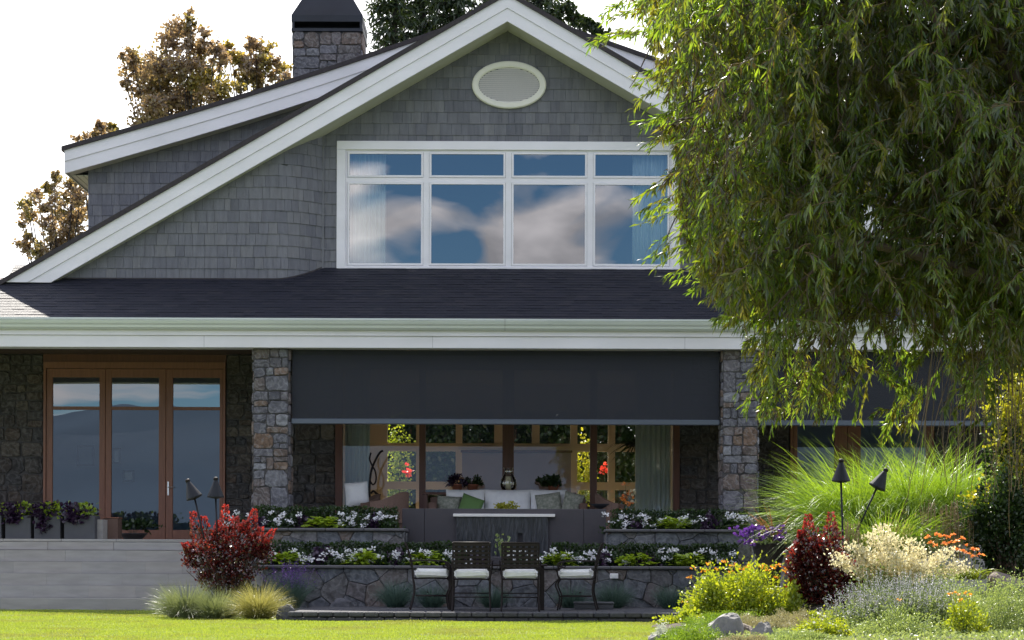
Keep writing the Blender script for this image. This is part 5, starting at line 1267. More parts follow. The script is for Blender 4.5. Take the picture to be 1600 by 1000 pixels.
# pale stone block and low dark shrub by the door
x0, x1 = PX(148, -1.9, 845), PX(160, -1.9, 845); t = MB().rbox(x0, x1, -1.9, -1.5, FL, PZ(814, -1.9), .006).build('stone_bollard', M['limestone']); tag(t, 'narrow pale stone block between the planters and the door', 'block')
x0, x1 = PX(161, -1.4, 845), PX(184, -1.4, 845); t = thing('wooden_crate', 'brown wooden box standing before the left door', 'box', ((x0 + x1) / 2, -1.4, FL)); w = (x1 - x0) / 2; MB().rbox(-w, w, 0, .35, 0, .36, .006).build('body', M['wicker'], t); MB().rbox(-w - .01, w + .01, -.01, .36, .362, .38, .004).build('lid', M['fir'], t)
t = thing('dish_planter', 'low dark dish of leafy plants in front of the middle door', 'planter', (PX(208, -.4, 845), -.4, FL)); MB().lathe([(.14, 0), (.24, .10), (.26, .12), (.24, .12), (.13, .04)]).build('dish', M['pot'], t, smooth=True)
p, lv = bush(300, (.36, .2, .15), .08, .055, clumps=10, zc=.12); plant('dish_plant', 'dark leafy plants growing in the low dish by the middle door', 'plant', (PX(208, -.4, 845), -.4, FL + .1), [('foliage', lv, 'deepgreen'), ('stem', stems_to(p, 10), 'deepgreen')])

# potted plants on the console, table, stand
def potted(label, px, y, zb_, mat, r, wpot=.1, hpot=.13, n=260, kind='lance', L_=.14, W_=.03):
    t = thing('plant_pot', 'terracotta pot holding the ' + label, 'pot', (PX(px, y), y, zb_)); MB().lathe([(wpot * .7, 0), (wpot, hpot), (wpot * 1.1, hpot), (wpot * 1.1, hpot + .02), (wpot * .9, hpot + .02), (wpot * .8, hpot - .02)]).build('pot', M['terracotta'], t, smooth=True)
    p, lv = bush(n, r, L_, W_, kind, clumps=10, zc=.02); plant('potted_plant', label, 'plant', (PX(px, y), y, zb_ + hpot), [('foliage', lv, mat), ('stem', stems_to(p, 15), mat)])
zz_ = FL + zc
potted('dark spiky leaved plant on the console, left of the lantern', 714, cy, zz_, 'purple', (.2, .15, .17))
potted('bushy green plant on the console just left of the lantern', 738, cy, zz_, 'deepgreen', (.17, .13, .16), n=360, kind='oval', L_=.05, W_=.035)
potted('green leafy plant on the console, right of the lantern', 864, cy, zz_, 'deepgreen', (.27, .16, .2), n=420, kind='oval', L_=.09, W_=.05)
p, lv = bush(500, (.17, .12, .12), .035, .03, clumps=12, zc=.02); t = thing('table_bowl', 'white bowl on the coffee table in front of the sofa', 'bowl', (PX(791, -.9), -.9, PZ(794, -.9))); MB().lathe([(.06, -.22), (.14, -.12), (.16, -.02), (.15, -.02), (.12, -.1)]).build('dish', M['cushion'], t, smooth=True)
t.location.z = PZ(794, -.9)
plant('table_plant', 'round yellow green plant in the bowl on the coffee table', 'plant', (PX(791, -.9), -.9, PZ(795, -.9)), [('foliage', lv, 'yellow'), ('stem', stems_to(p, 10), 'yellow')])
# tall dark palm inside the living room
n = 90; a = RNG.uniform(0, 6.28, n); lv = Leaves(); lv.blade(np.zeros((n, 3)) + np.array([0, 0, 1.9]), unit(np.stack([np.cos(a), np.sin(a), RNG.uniform(-.1, 1.1, n)], 1)), RNG.uniform(.5, .8, n), .028, 1.6); st = Leaves(); st.stem(np.array([[0, 0, .3]]), np.array([[0, 0, 1.95]]), .025)
tt = thing('yucca_pot', 'dark floor pot of the spiky palm inside the living room', 'pot', (PX(995, 3.0), 3.0, FL + .02)); MB().lathe([(.14, 0), (.19, .3), (.2, .32), (.17, .32), (.16, .26)]).build('pot', M['pot'], tt, smooth=True)
plant('yucca', 'spiky dark palm seen through the right end of the living room window', 'plant', (PX(995, 3.0), 3.0, FL), [('crown', lv, 'conifer'), ('trunk', st, 'bark')])
# orchid with orange and cream flowers
ox_, oy_ = PX(977, -.2), -.1; fl = np.array([(RNG.uniform(-.12, .12), RNG.uniform(-.05, .05), RNG.uniform(.15, .62)) for _ in range(9)])
plant('flower_arrangement', 'arrangement of orange and cream blooms right of the living room window', 'flowers', (ox_, oy_, PZ(800, -.1) - .1), [('flower', heads(fl, 8, .05, .06), 'lily'), ('bloom', heads(fl[:5] + np.array([.05, -.04, .02]), 6, .04, .06), 'cream_fl'), ('stem', stems_to(fl, 9), 'deepgreen')])
tt = thing('flower_stand', 'dark pedestal carrying the orange and cream flower arrangement', 'stand', (ox_, oy_, FL)); hh = PZ(800, -.1) - .1 - FL; MB().lathe([(.13, 0), (.13, .02), (.04, .05), (.04, hh - .04), (.11, hh - .02), (.11, hh)]).build('pedestal', M['iron'], tt, smooth=True)

# ------------------------------------------------------------------ right garden bed
# ground mound
def sm(t): t = max(0.0, min(1.0, t)); return t * t * (3 - 2 * t)
def moundz(x, y):
    e = 1.75 + .25 * math.sin(y * 1.3) + .55 * sm((y + 10.5) / 2)      # left edge of the bed
    return .07 * sm((x - e) / .5) + .26 * sm((x - 3.7) / 1.3) * sm((y + 12.3) / 2.2)
def GY(py, g=.05): return CAMY + (CAMZ - g) * F / (py - HY)         # where ground of height g shows at picture height py
mb = MB(); nx, ny = 70, 60; vs = []
for j in range(ny + 1):
    for i in range(nx + 1):
        x = 1.5 + 9.0 * i / nx; y = -18.5 + 13.2 * j / ny; vs.append((x, y, moundz(x, y) + .004 + (.012 * math.sin(x * 7) * math.sin(y * 6) if moundz(x, y) > .03 else -.02)))
mb.add(vs, [(j * (nx + 1) + i, j * (nx + 1) + i + 1, (j + 1) * (nx + 1) + i + 1, (j + 1) * (nx + 1) + i) for j in range(ny) for i in range(nx)])
tag(mb.build('garden_bed_soil', M['soil'], smooth=True), kind='structure')
def at(px, py, y):
    p = P(px, py, y); return p
def flower_bush(name, label, cat, px, pyt, y, r, n, L_, W_, mat, fl=None, kind='oval', clumps=30, zc=0):
    B = P(px, pyt, y); top = B.z; B.z = moundz(B.x, y) - .02; r = (r[0], r[1], (top - B.z) / 1.06)
    p, lv = bush(n, r, L_, W_, kind, clumps=int(clumps * 1.5), zc=zc, up=.5, cr=.17, shell=.6)
    parts = [('foliage', lv, mat), ('stem', stems_to(p, 60, .004), mat)]
    if fl is not None:
        pts, k, rr, sz, fm = fl; q_ = np.array([tuple(P(a, b_, y + RNG.uniform(-r[1] * .7, r[1] * .3)) - B) for a, b_ in pts]); parts.append(('flower', heads(q_, k, rr, sz), fm))
        st2 = Leaves(); st2.stem(q_ * np.array([.7, .5, .55]), q_, .004); parts.append(('flower_stem', st2, mat))
    return plant(name, label, cat, tuple(B), parts)
flower_bush('coneflower_bush', 'rounded bright green bush dotted with golden orange flowers', 'shrub', 1152, 876, -9.9, (.64, .6, .80), 16000, .058, .026, 'brightgreen',
    ([(1107, 882), (1085, 888), (1118, 890), (1133, 879), (1160, 888), (1190, 884), (1215, 884), (1225, 891), (1078, 902), (1212, 903), (1185, 938), (1069, 942), (1195, 885), (1208, 888), (1148, 884), (1100, 893), (1230, 893), (1170, 886), (1200, 890), (1145, 896)], 9, .034, .034, 'oflower'), kind='lance', clumps=70)
flower_bush('leafy_perennial', 'small fresh green leafy plant at the left foot of the orange flowered bush', 'plant', 1068, 950, -11.0, (.30, .25, .30), 1300, .05, .03, 'brightgreen', clumps=16)
flower_bush('leafy_perennial', 'green leafy plant between the orange flowered bush and the red shrub', 'plant', 1232, 912, -10.2, (.26, .3, .48), 1800, .045, .028, 'brightgreen', clumps=16)
# urn
B = P(1202, 884, -7.4); uh = P(1202, 850, -7.4).z - B.z
t = thing('urn', 'dark flared urn above the orange flowered bush', 'pot', (B.x, -7.4, B.z - .35)); k = 27 * (26.6) / F
MB().lathe([(k * .55, 0), (k * .62, .05), (k * .7, .35), (k * 1.02, .35 + uh), (k * 1.06, .36 + uh), (k * .98, .36 + uh), (k * .9, .3 + uh)], n=32).build('bowl', M['pot'], t, smooth=True); MB().lathe([(k * .9, .31 + uh), (k * .1, .33 + uh)], n=24).build('soil', M['soil'], t)
T0 = Vector((B.x, -7.4, B.z + uh))
q_ = np.array([(RNG.uniform(-.48, .18), RNG.uniform(-.3, -.05), RNG.uniform(-.02, .24)) for _ in range(34)]); lv = bush(420, (.34, .25, .16), .05, .035, clumps=12)
plant('petunia', 'violet petunias spilling over the left of the dark urn', 'flowers', tuple(T0), [('foliage', lv[1], 'sagegreen'), ('stem', stems_to(lv[0], 15), 'sagegreen'), ('flower', heads(q_, 8, .045, .055), 'vflower')])
n = 46; a = RNG.uniform(0, 6.28, n); lv = Leaves(); lv.blade(np.zeros((n, 3)), unit(np.stack([np.cos(a) * .5, np.sin(a) * .3, np.ones(n)], 1)), RNG.uniform(.4, .7, n), .011, RNG.uniform(.1, 1.0, n)); st = Leaves(); st.stem(np.array([[0, 0, -.05]]), np.array([[0, 0, .06]]), .02)
plant('bronze_sedge', 'spiky bronze grass rising from the dark urn', 'plant', tuple(T0 + Vector((.08, .05, 0))), [('foliage', lv, 'bronze'), ('crown_base', st, 'bronze')])
p, lv = bush(500, (.30, .2, .14), .022, .016, clumps=14); q_ = p[RNG.choice(len(p), 60)]; n = 60
plant('trailing_lobelia', 'pale lavender trailing flowers at the right of the dark urn', 'flowers', tuple(T0 + Vector((.32, -.05, -.02))), [('foliage', lv, 'sagegreen'), ('stem', stems_to(p, 12), 'sagegreen'), ('flower', heads(q_, 4, .015, .018), 'sageflower')])
x0, x1 = PX(1224, -6.6), PX(1262, -6.6); tag(MB().rbox(x0, x1, -6.6, -5.4, 0, PZ(846, -6.6), .01).rbox(x0 + .012, x1 - .012, -6.604, -6.59, .02, PZ(884, -6.6), .004).build('stone_plinth', M['limestone']), 'grey limestone block wall behind the dark urn', 'wall')
upright_shrub('smoke_bush', 'maroon leaved shrub with red shoots around the upright right torch', 'shrub', 1285, 955, -9.9,
    [(1263, 806, 1264, 860), (1299, 802, 1296, 860), (1252, 830, 1258, 870), (1280, 845, 1282, 880), (1247, 850, 1255, 885), (1237, 905, 1252, 925), (1335, 890, 1320, 915), (1352, 893, 1330, 915), (1262, 885, 1270, 905)],
    [(1270, 875, 30, 42, 1700), (1298, 880, 26, 50, 1500), (1258, 925, 32, 34, 1300), (1328, 905, 28, 28, 900), (1248, 890, 18, 30, 500), (1290, 935, 36, 26, 900)], moundz(4.6, -9.9), 0, .052, .036)
# big fountain grass
def fountain(label, px, pyb, y, n, Lh, sp, mat='miscanthus', lean=0.0, base=.35):
    B = P(px, pyb, y); a = RNG.uniform(0, 2 * np.pi, n); t_ = np.abs(RNG.normal(size=n)) * sp; rr = RNG.uniform(0, base, n)
    p = np.stack([np.cos(a) * rr, np.sin(a) * rr * .8, np.zeros(n)], 1); d = unit(np.stack([np.cos(a) * t_ + lean, np.sin(a) * t_, np.ones(n)], 1)); lv = Leaves(); lv.blade(p, d, RNG.uniform(.55, 1.08, n) * Lh, RNG.uniform(.009, .017, n), RNG.uniform(.6, 1.9, n), seg=8)
    return plant('fountain_grass', label, 'grass clump', tuple(B), [('foliage', lv, mat)])
fountain('huge arching bright green grass left half, spreading toward the stone pillar', 1335, 862, -7.0, 3600, 1.80, .50, lean=-.06, base=.42)
fountain('huge arching bright green grass behind the leaning torch', 1430, 856, -7.0, 3400, 1.78, .38, base=.45)
fountain('bright green grass clump at the right, half hidden by willow strands', 1500, 850, -6.8, 2600, 1.75, .36, base=.4)
fountain('low green grass skirt beneath the arching clump behind the cream shrub', 1385, 872, -8.3, 1500, .95, .4, base=.5)
# dry stalks
def stalks(label, px0, px1, pyb, pyt, y, n):
    B = P((px0 + px1) / 2, pyb, y); w = (px1 - px0) / 2 * (y - CAMY) / F; h = P(px0, pyt, y).z - B.z; xs = RNG.uniform(-w, w, n); A = np.stack([xs, RNG.normal(size=n) * .1, np.zeros(n)], 1); T = A + np.stack([RNG.normal(size=n) * .04, RNG.normal(size=n) * .04, RNG.uniform(.6, 1.05, n) * h], 1)
    lv = Leaves(); lv.stem(A, T, .004); p = np.repeat(T, 8, 0) + np.array([0, 0, -1]) * RNG.uniform(0, .14, (n * 8, 1)); lv2 = [Leaves().lance(p[i::1][8 * 0:0] if False else p[8 * i:8 * i + 8], unit(RNG.normal(size=(8, 3)) * .4 + np.array([0, 0, 1])), .03, .008) for i in range(n)]; plant('dry_seedheads', label, 'plant', tuple(B), [('stem', lv, 'straw'), ('seed_head', lv2, 'straw')])
stalks('dry straw coloured stalks standing behind the orange lilies', 1440, 1532, 872, 785, -8.6, 90)
stalks('dry straw coloured stalks between the maroon shrub and the upright torch', 1300, 1345, 875, 812, -8.9, 40)
# threadleaf mound, cream shrub
flower_bush('threadleaf_maple', 'soft yellow green feathery mound behind the cream shrub', 'shrub', 1395, 812, -8.9, (.48, .4, .62), 9000, .07, .008, 'thread', kind='lance', clumps=40)
B = P(1405, 935, -10.4); t = thing('variegated_dogwood', 'cream and white leaved spreading shrub in front of the feathery mound', 'shrub', tuple(B)); lv = Leaves(); st = Leaves(); gr = Leaves()
for (tx, ty, n) in ((1303, 868, 300), (1312, 880, 260), (1325, 850, 300), (1345, 858, 360), (1362, 835, 420), (1378, 822, 380), (1390, 838, 360), (1352, 875, 360), (1372, 868, 400), (1400, 868, 400), (1425, 845, 300), (1440, 858, 320), (1452, 880, 360), (1470, 868, 300), (1488, 858, 280), (1500, 880, 300), (1508, 888, 260), (1430, 885, 420), (1395, 885, 420), (1335, 890, 260), (1360, 890, 320), (1465, 892, 360), (1415, 870, 300)):
    top = np.array(P(tx, ty, -10.4 + RNG.uniform(-.35, .25)) - B); low = np.array([top[0] * .35, top[1] * .3, top[2] * .45]); n = int(n * .75); u = RNG.uniform(0, 1, n) ** .55; p = low + (top - low) * u[:, None] + RNG.normal(size=(n, 3)) * np.array([.06, .06, .028]); d = unit(RNG.normal(size=(n, 3)) + (top - low) + np.array([0, 0, .5])); lv.oval(p, d, .036, .024); st.stem(np.array([[0, 0, 0.]]), low[None], .008); st.stem(low[None], top[None], .005)
lv.build('foliage', M['cream_fl'], t); st.build('branch', M['bark'], t); p, l2 = bush(2200, (.72, .4, .42), .045, .028, clumps=20); l2.build('inner_foliage', M['sagegreen'], t)
# orange lilies
B = P(1485, 905, -9.2); pts = [(1450, 840), (1455, 848), (1465, 835), (1472, 838), (1480, 840), (1488, 836), (1495, 846), (1503, 842), (1510, 853), (1518, 858), (1526, 860), (1533, 866), (1462, 852), (1476, 850), (1490, 858), (1505, 862), (1522, 869), (1498, 860), (1485, 848), (1512, 864)]
q_ = np.array([tuple(P(a, b_, -9.2 + RNG.uniform(-.2, .2)) - B) for a, b_ in pts]); n = 420; a = RNG.uniform(0, 6.28, n); bl = Leaves(); bl.blade(np.stack([RNG.uniform(-.35, .4, n), RNG.uniform(-.2, .2, n), np.zeros(n)], 1), unit(np.stack([np.cos(a) * .6, np.sin(a) * .6, np.ones(n)], 1)), RNG.uniform(.3, .55, n), .014, 1.3)
fl_ = []
for c0 in q_: one = Leaves(); d = sph(7); d[:, 2] = np.abs(d[:, 2]) * .7; one.lance(np.repeat(c0[None], 7, 0), d, .06, .035, bend=.3); fl_.append(one)
st = Leaves(); st.stem(q_ * np.array([.9, .6, 0]), q_, .004)
plant('daylily', 'clump of bright orange lilies right of the cream shrub', 'flowers', tuple(B), [('foliage', bl, 'brightgreen'), ('flower', fl_, 'lily'), ('stem', st, 'brightgreen')])
# russian sage in front
def sage(label, px, pyb, y, n, h, sp, flw=True):
    B = P(px, pyb, y); a = RNG.uniform(0, 6.28, n); t_ = np.abs(RNG.normal(size=n)) * sp; p = np.stack([np.cos(a) * RNG.uniform(0, .28, n), np.sin(a) * RNG.uniform(0, .2, n), np.zeros(n)], 1); d = unit(np.stack([np.cos(a) * t_, np.sin(a) * t_, np.ones(n)], 1)); L_ = RNG.uniform(.55, 1.05, n) * h; T = p + d * L_[:, None]
    st = Leaves(); st.stem(p, T, .003); k = 26; u = RNG.uniform(.1, .72, (n, k, 1)); q_ = (p[:, None] + (T - p)[:, None] * u).reshape(-1, 3); lv = Leaves(); lv.lance(q_, unit(RNG.normal(size=q_.shape) + np.array([0, 0, .9])), .045, .014)
    parts = [('foliage', lv, 'sagegreen'), ('stem', st, 'sagegreen')]
    if flw: k = 20; u = RNG.uniform(.68, 1.0, (n, k, 1)); q_ = (p[:, None] + (T - p)[:, None] * u).reshape(-1, 3) + RNG.normal(size=(n * k, 3)) * .008; fv = Leaves(); fv.oval(q_, sph(len(q_)), .011, .008); parts.append(('flower', fv, 'sageflower'))
    return plant('russian_sage', label, 'plant', tuple(B), parts)
sage('pale lavender spikes of sage in front of the maroon shrub and cream shrub', 1400, 998, -13.4, 260, .72, .42)
sage('lavender sage clump between the first one and the grey green mound', 1445, 1000, -13.0, 200, .74, .35)
sage('small sage clump at the foot of the upright torch', 1345, 1000, -13.6, 120, .58, .38)
flower_bush('catmint', 'large airy grey green mound at the lower right picture edge', 'shrub', 1560, 896, -13.2, (.62, .5, .82), 15000, .030, .013, 'sagegreen', kind='lance', clumps=110)
flower_bush('catmint', 'grey green mound behind the small orange flowers', 'shrub', 1480, 902, -12.4, (.46, .4, .52), 8500, .030, .013, 'sagegreen', kind='lance', clumps=70)
flower_bush('catmint', 'low grey green mound under the sage at the bottom picture edge', 'shrub', 1400, 948, -14.4, (.52, .3, .4), 6500, .034, .013, 'sagegreen', kind='lance', clumps=50)
flower_bush('blanket_flower', 'bright green plant with a row of small orange flowers in the right bed', 'plant', 1505, 938, -14.3, (.24, .2, .44), 2600, .034, .018, 'brightgreen', ([(1485, 928), (1492, 926), (1500, 929), (1508, 927), (1515, 930), (1500, 937), (1407, 938)], 8, .022, .024, 'oflower'), clumps=26)
# ground covers
def mat_cover(label, px, pyb, pyt, rxp, ry, n, mat, L_=.03, W_=.012, name='ground_cover', cat='ground cover', fl=None, y=None):
    y = y or GY(pyb); B = P(px, pyb, y); B.z = moundz(B.x, y); h = P(px, pyt, y).z - B.z; rx = rxp * (y - CAMY) / F; B.y += ry * .7
    p, lv = bush(n, (rx, ry, h / 1.1), L_, W_, 'lance', clumps=70, zc=0, up=.8, cr=.13); st = stems_to(p, 30, .003)
    parts = [('foliage', lv, mat), ('stem', st, mat)]
    if fl: q_ = p[RNG.choice(len(p), fl[0], replace=False)] * 1.04; parts.append(('flower', florets(q_, 5, .012, .02), fl[1]))
    plant(name, label, cat, tuple(B), parts)
mat_cover('bright green mossy cushion at the left tip of the right bed', 1082, 1004, 967, 52, .5, 12000, 'moss', .026, .008, 'moss_cushion')
mat_cover('green mossy mat behind the grey boulder under the orange flowered bush', 1150, 985, 955, 75, .5, 12000, 'moss', .026, .009, 'moss_cushion')
mat_cover('straw coloured low mat right of the grey boulder', 1185, 990, 955, 62, .45, 12000, 'thyme', .030, .007, 'creeping_thyme')
mat_cover('pale straw mat in front of the maroon shrub', 1245, 986, 950, 50, .4, 9000, 'thyme', .030, .007, 'creeping_thyme')
mat_cover('silvery foliage clump at the lawn edge by the pale stone', 1036, 992, 970, 17, .16, 1600, 'silver', .03, .014, 'dusty_miller', 'plant')
mat_cover('green leafy mat with tiny white blooms below the maroon shrub', 1292, 1000, 950, 46, .3, 6500, 'brightgreen', .03, .016, 'alyssum', 'flowers', (90, 'wflower'))
mat_cover('soft green grassy mat at the bottom picture edge in the right bed', 1262, 1012, 982, 70, .4, 9000, 'sagegreen', .04, .008, 'moss_cushion')
mat_cover('pale green mat between the rocks and the bottom picture edge', 1165, 1014, 990, 60, .3, 7000, 'thyme', .03, .008, 'creeping_thyme')
mat_cover('lime leaved small plant between the thyme and the white blooms', 1256, 992, 972, 11, .1, 260, 'lime', .04, .025, 'creeping_jenny', 'plant')
boulder('boulder', 'large grey boulder with a sunlit top in front of the orange flowered bush', 1103, 1158, 958, 998, -14.8, seed=21, dep=.7)
boulder('boulder', 'brown boulder right behind the large grey one', 1128, 1176, 970, 992, -14.4, 'rock_brown', seed=22)
boulder('boulder', 'small pointed grey rock at the bottom of the right bed', 1175, 1210, 972, 999, -14.9, seed=27)
boulder('stepping_stone', 'flat pale sunlit stone at the lawn edge', 1014, 1034, 990, 1002, -14.9, seed=31)
# low leafy litter all over the bed
n = 30000; x = RNG.uniform(2.1, 9, n); y = RNG.uniform(-16.5, -8.6, n); p = np.stack([x, y, [moundz(a, b_) for a, b_ in zip(x, y)]], 1); p[:, 2] += RNG.uniform(0, .05, n); lv = Leaves(); lv.oval(p, unit(RNG.normal(size=(n, 3)) + np.array([0, 0, .4])), .035, .022)
tag(lv.build('ground_cover', M['sagegreen']), 'low leafy ground cover spreading between the plants of the right bed', 'ground cover', kind='stuff')
x0 = PX(1543, -9.0); 
for i, (a, b_) in enumerate(((1538, 1600), (1602, 1670))): boulder('boulder', ['long brown wall boulder under the dark shrub at the right edge', 'second brown wall boulder beyond the right picture edge'][i], a, b_, 893, 930, -9.4, 'rock_brown', seed=40 + i)

# ------------------------------------------------------------------ shrubs at the right edge
def big_shrub(name, label, px, pyt, pyb, rxp, y, n, mat, L_, W_, light=None, base=None, clumps=70):
    B = P(px, pyb, y); s = (y - CAMY) / F; h = (pyb - pyt) * s / 2; p, d = ell_pts(n, (rxp * s, rxp * s * .8, h), -1, clumps, .4, .17); p += np.array([0, 0, h]); p[:, 2] = np.maximum(p[:, 2], .05)
    d = unit(d + RNG.normal(size=d.shape) * .8); parts = []; lv = Leaves(); lv.oval(p, d, RNG.uniform(.7, 1.1, n) * L_, W_ * RNG.uniform(.8, 1.1, n)); parts.append(('crown', lv, mat))
    if light is not None:
        lt = Leaves()
        for (ax, ay, rr, nn) in light:
            c = np.array(P(ax, ay, y - .15) - B); q_ = RNG.normal(size=(nn, 3)) * rr * s * .55 + c; lt.oval(q_, unit(RNG.normal(size=(nn, 3)) + np.array([0, 0, .6])), L_, W_)
        parts.append(('new_or_sunlit_leaves', lt, 'yellow'))  # leaves caught by the sun; the yellow light is put into their colour
    st = Leaves(); k = RNG.choice(n, 46, replace=False); A = RNG.normal(size=(46, 3)) * .08; A[:, 2] = 0; E = p[k] * .92; Md = (A + E) / 2; Md[:, 2] *= 1.1; st.stem(A, Md, .018); st.stem(Md, E, .009); parts.append(('trunk', st, 'bark'))
    return plant(name, label, 'shrub', tuple(B), parts)
big_shrub('ninebark', 'tall shrub with glowing yellow green leaves at the right picture edge', 1598, 585, 905, 52, -8.2, 6500, 'deepgreen', .055, .042, [(1580, 592, 16, 190), (1592, 620, 22, 340), (1576, 650, 20, 240), (1598, 668, 24, 320), (1588, 720, 22, 200), (1545, 610, 12, 60), (1550, 640, 14, 70), (1560, 690, 16, 70), (1540, 770, 20, 80), (1520, 780, 16, 60), (1572, 740, 24, 80)])
big_shrub('laurel', 'dark green shrub filling the lower right behind the orange lilies', 1568, 740, 905, 52, -8.6, 7000, 'deepgreen', .06, .035)
big_shrub('laurel', 'dark shrub beyond the right picture edge', 1660, 640, 905, 60, -8.0, 4000, 'deepgreen', .06, .035)

# ------------------------------------------------------------------ garden beyond the house
def hedge_wall(name, label, x0, x1, y, z0, z1, n, mat, L_=.09, W_=.06):
    p = np.stack([RNG.uniform(x0, x1, n) - x0, RNG.normal(size=n) * .35, RNG.uniform(0, 1, n) * (z1 - z0)], 1); p[:, 1] += .3 * np.sin(p[:, 0] * 2.1) * np.cos(p[:, 2] * 1.7); lv = Leaves(); lv.oval(p, sph(n), L_, W_)
    st = Leaves(); k = 16; A = np.stack([np.linspace(.3, x1 - x0 - .3, k), np.zeros(k), np.zeros(k)], 1); st.stem(A, A + np.array([0, 0, (z1 - z0) * .9]), .05); plant(name, label, 'hedge', (x0, y, z0), [('foliage', lv, mat), ('stem', st, 'bark')])
hedge_wall('hedge', 'tall garden hedge seen through the living room back windows', kx(540), kx(1040), 13.5, 0, 5.2, 26000, 'deepgreen', .13, .09)
hedge_wall('hedge', 'second taller hedge row standing behind the garden hedge', kx(520), kx(1060), 15.5, 0, 6.0, 24000, 'deepgreen', .18, .13)
hedge_wall('hedge', 'garden hedge seen through the doors of the right bay', kx(1180), kx(1500), 14.0, 0, 5.0, 9000, 'deepgreen', .18, .13)
tagged = ((625, 730, .42, 1.7, 'brightgreen', 'sunlit leafy climber outside the left back window'), (912, 740, .3, .9, 'yellow', 'sunlit yellow green shrub outside the right back window'), (905, 770, .3, .4, 'brightgreen', 'low sunlit plant outside the right back window'), (610, 780, .3, .6, 'brightgreen', 'low sunlit plant outside the left back window'))
for (px, py, rx, rz, mt, lab) in tagged:
    B = P(px, py, 10.6); p, d = ell_pts(900, (rx, .25, rz), -1, 22, .3, .2); lv = Leaves(); lv.oval(p + np.array([0, 0, B.z]), sph(900), .07, .05); st = Leaves(); st.stem(np.zeros((1, 3)), np.array([[0, 0, B.z]]), .03); plant('garden_shrub', lab, 'shrub', (B.x, 10.6, 0), [('foliage', lv, mt), ('stem', st, 'bark')])
for (px, py, lab) in ((637, 740, 'orange red bloom outside the left back window'), (945, 735, 'crimson bloom outside the right back window')):
    B = P(px, py, 9.6); q_ = RNG.normal(size=(9, 3)) * np.array([.05, .05, .10]) + np.array([0, 0, B.z]); st = Leaves(); st.stem(np.zeros((1, 3)), np.array([[0, 0, B.z]]), .012); plant('canna', lab, 'flowers', (B.x, 9.6, 0), [('flower', heads(q_, 3, .03, .08), 'rflower'), ('stem', st, 'deepgreen')])

# ------------------------------------------------------------------ background trees
def leafy_tree(name, label, px, y, blobs, n_per, mat, L_=.16, W_=.11, alt=None, tag_w=.09):
    X = PX(px, y); s = (y - CAMY) / F; t = thing(name, label, 'tree', (X, y, 0)); lv = Leaves(); l2 = Leaves(); B = Vector((X, y, 0)); limbs = MB()
    zt = max(P(b_[0], b_[1], y).z for b_ in blobs)
    limbs.tube([(0, 0, 0), (.1, 0, zt * .3), (0, .05, zt * .62)], [.22, .17, .11], 8)
    for (bx, by, r_, *w) in blobs:
        c = np.array(P(bx, by, y + RNG.uniform(-.8, .8)) - B); rr = r_ * s; n = int(n_per * 2.0 * (r_ / 20) ** 2) + 20; q_, d = ell_pts(n, (rr * 1.6, rr * 1.6, rr * 1.45), -1, max(6, int(n / 16)), .12, .15); (l2 if (w and w[0]) else lv).oval(q_ + c, sph(n), RNG.uniform(.6, 1.1, n) * L_, W_)
        limbs.tube(spline([(0, .05, zt * .5), tuple(c * np.array([.35, .4, .72])), tuple(c - np.array([0, 0, rr * .2]))], 4), [.05 - .04 * i / 8 for i in range(9)], 5, cap=False)
        for k in range(6): e = c + RNG.normal(size=3) * rr * .55; limbs.tube([tuple(c - np.array([0, 0, rr * .5])), tuple((c + e) / 2), tuple(e)], [.014, .009, .004], 3, cap=False)
    lv.build('crown', M[mat], t)
    if l2.V: l2.build('green_foliage', M[alt or mat], t)
    limbs.build('trunk', M['conbark'], t); return t
leafy_tree('copper_tree', 'tall copper leaved tree rising behind the left roof slope', 300, 17.0,
    [(205, 90, 15), (222, 112, 22), (245, 100, 20), (275, 45, 14), (290, 42, 12), (270, 68, 18), (295, 70, 18), (262, 120, 24), (288, 108, 22), (240, 140, 20), (215, 145, 14), (262, 155, 22), (235, 170, 20), (300, 150, 18), (320, 55, 10), (316, 78, 14), (335, 78, 12), (345, 96, 12), (310, 100, 16, 1), (325, 122, 18, 1), (345, 140, 16, 1), (305, 130, 16, 1), (330, 150, 14), (285, 160, 20), (255, 185, 20), (225, 190, 16), (294, 20, 6), (298, 32, 7), (196, 130, 8), (190, 85, 7)], 300, 'plum', .115, .075, 'brightbronze')
leafy_tree('copper_tree', 'smaller golden copper tree between the tall one and the chimney', 405, 18.0,
    [(355, 70, 11, 1), (362, 85, 12), (372, 95, 13, 1), (385, 105, 14), (400, 72, 12), (412, 78, 13, 1), (400, 95, 15), (415, 98, 12, 1), (395, 118, 14), (380, 125, 12), (432, 98, 10), (440, 108, 9, 1), (430, 118, 11), (405, 130, 14), (375, 138, 10), (445, 122, 9)], 300, 'plum', .11, .075, 'brightbronze')
leafy_tree('copper_tree', 'copper leaved tree at the far left behind the low roof', 90, 15.0,
    [(85, 275, 9), (80, 290, 10), (60, 305, 12), (42, 318, 12), (50, 335, 14), (75, 325, 14), (100, 305, 16), (115, 290, 13), (125, 310, 14), (100, 335, 20), (120, 345, 18), (80, 355, 14), (110, 370, 22), (85, 380, 16), (45, 385, 14), (60, 395, 14), (38, 375, 10), (90, 400, 14), (68, 410, 10), (128, 330, 14), (35, 350, 6), (115, 270, 7)], 260, 'plum', .10, .07)
leafy_tree('copper_tree', 'few copper twigs just showing over the end of the upper roof', 160, 14.0, [(158, 195, 7), (166, 200, 9), (180, 200, 6), (155, 208, 9), (122, 216, 5), (135, 222, 8), (150, 230, 12), (175, 215, 10)], 300, 'plum', .12, .08)
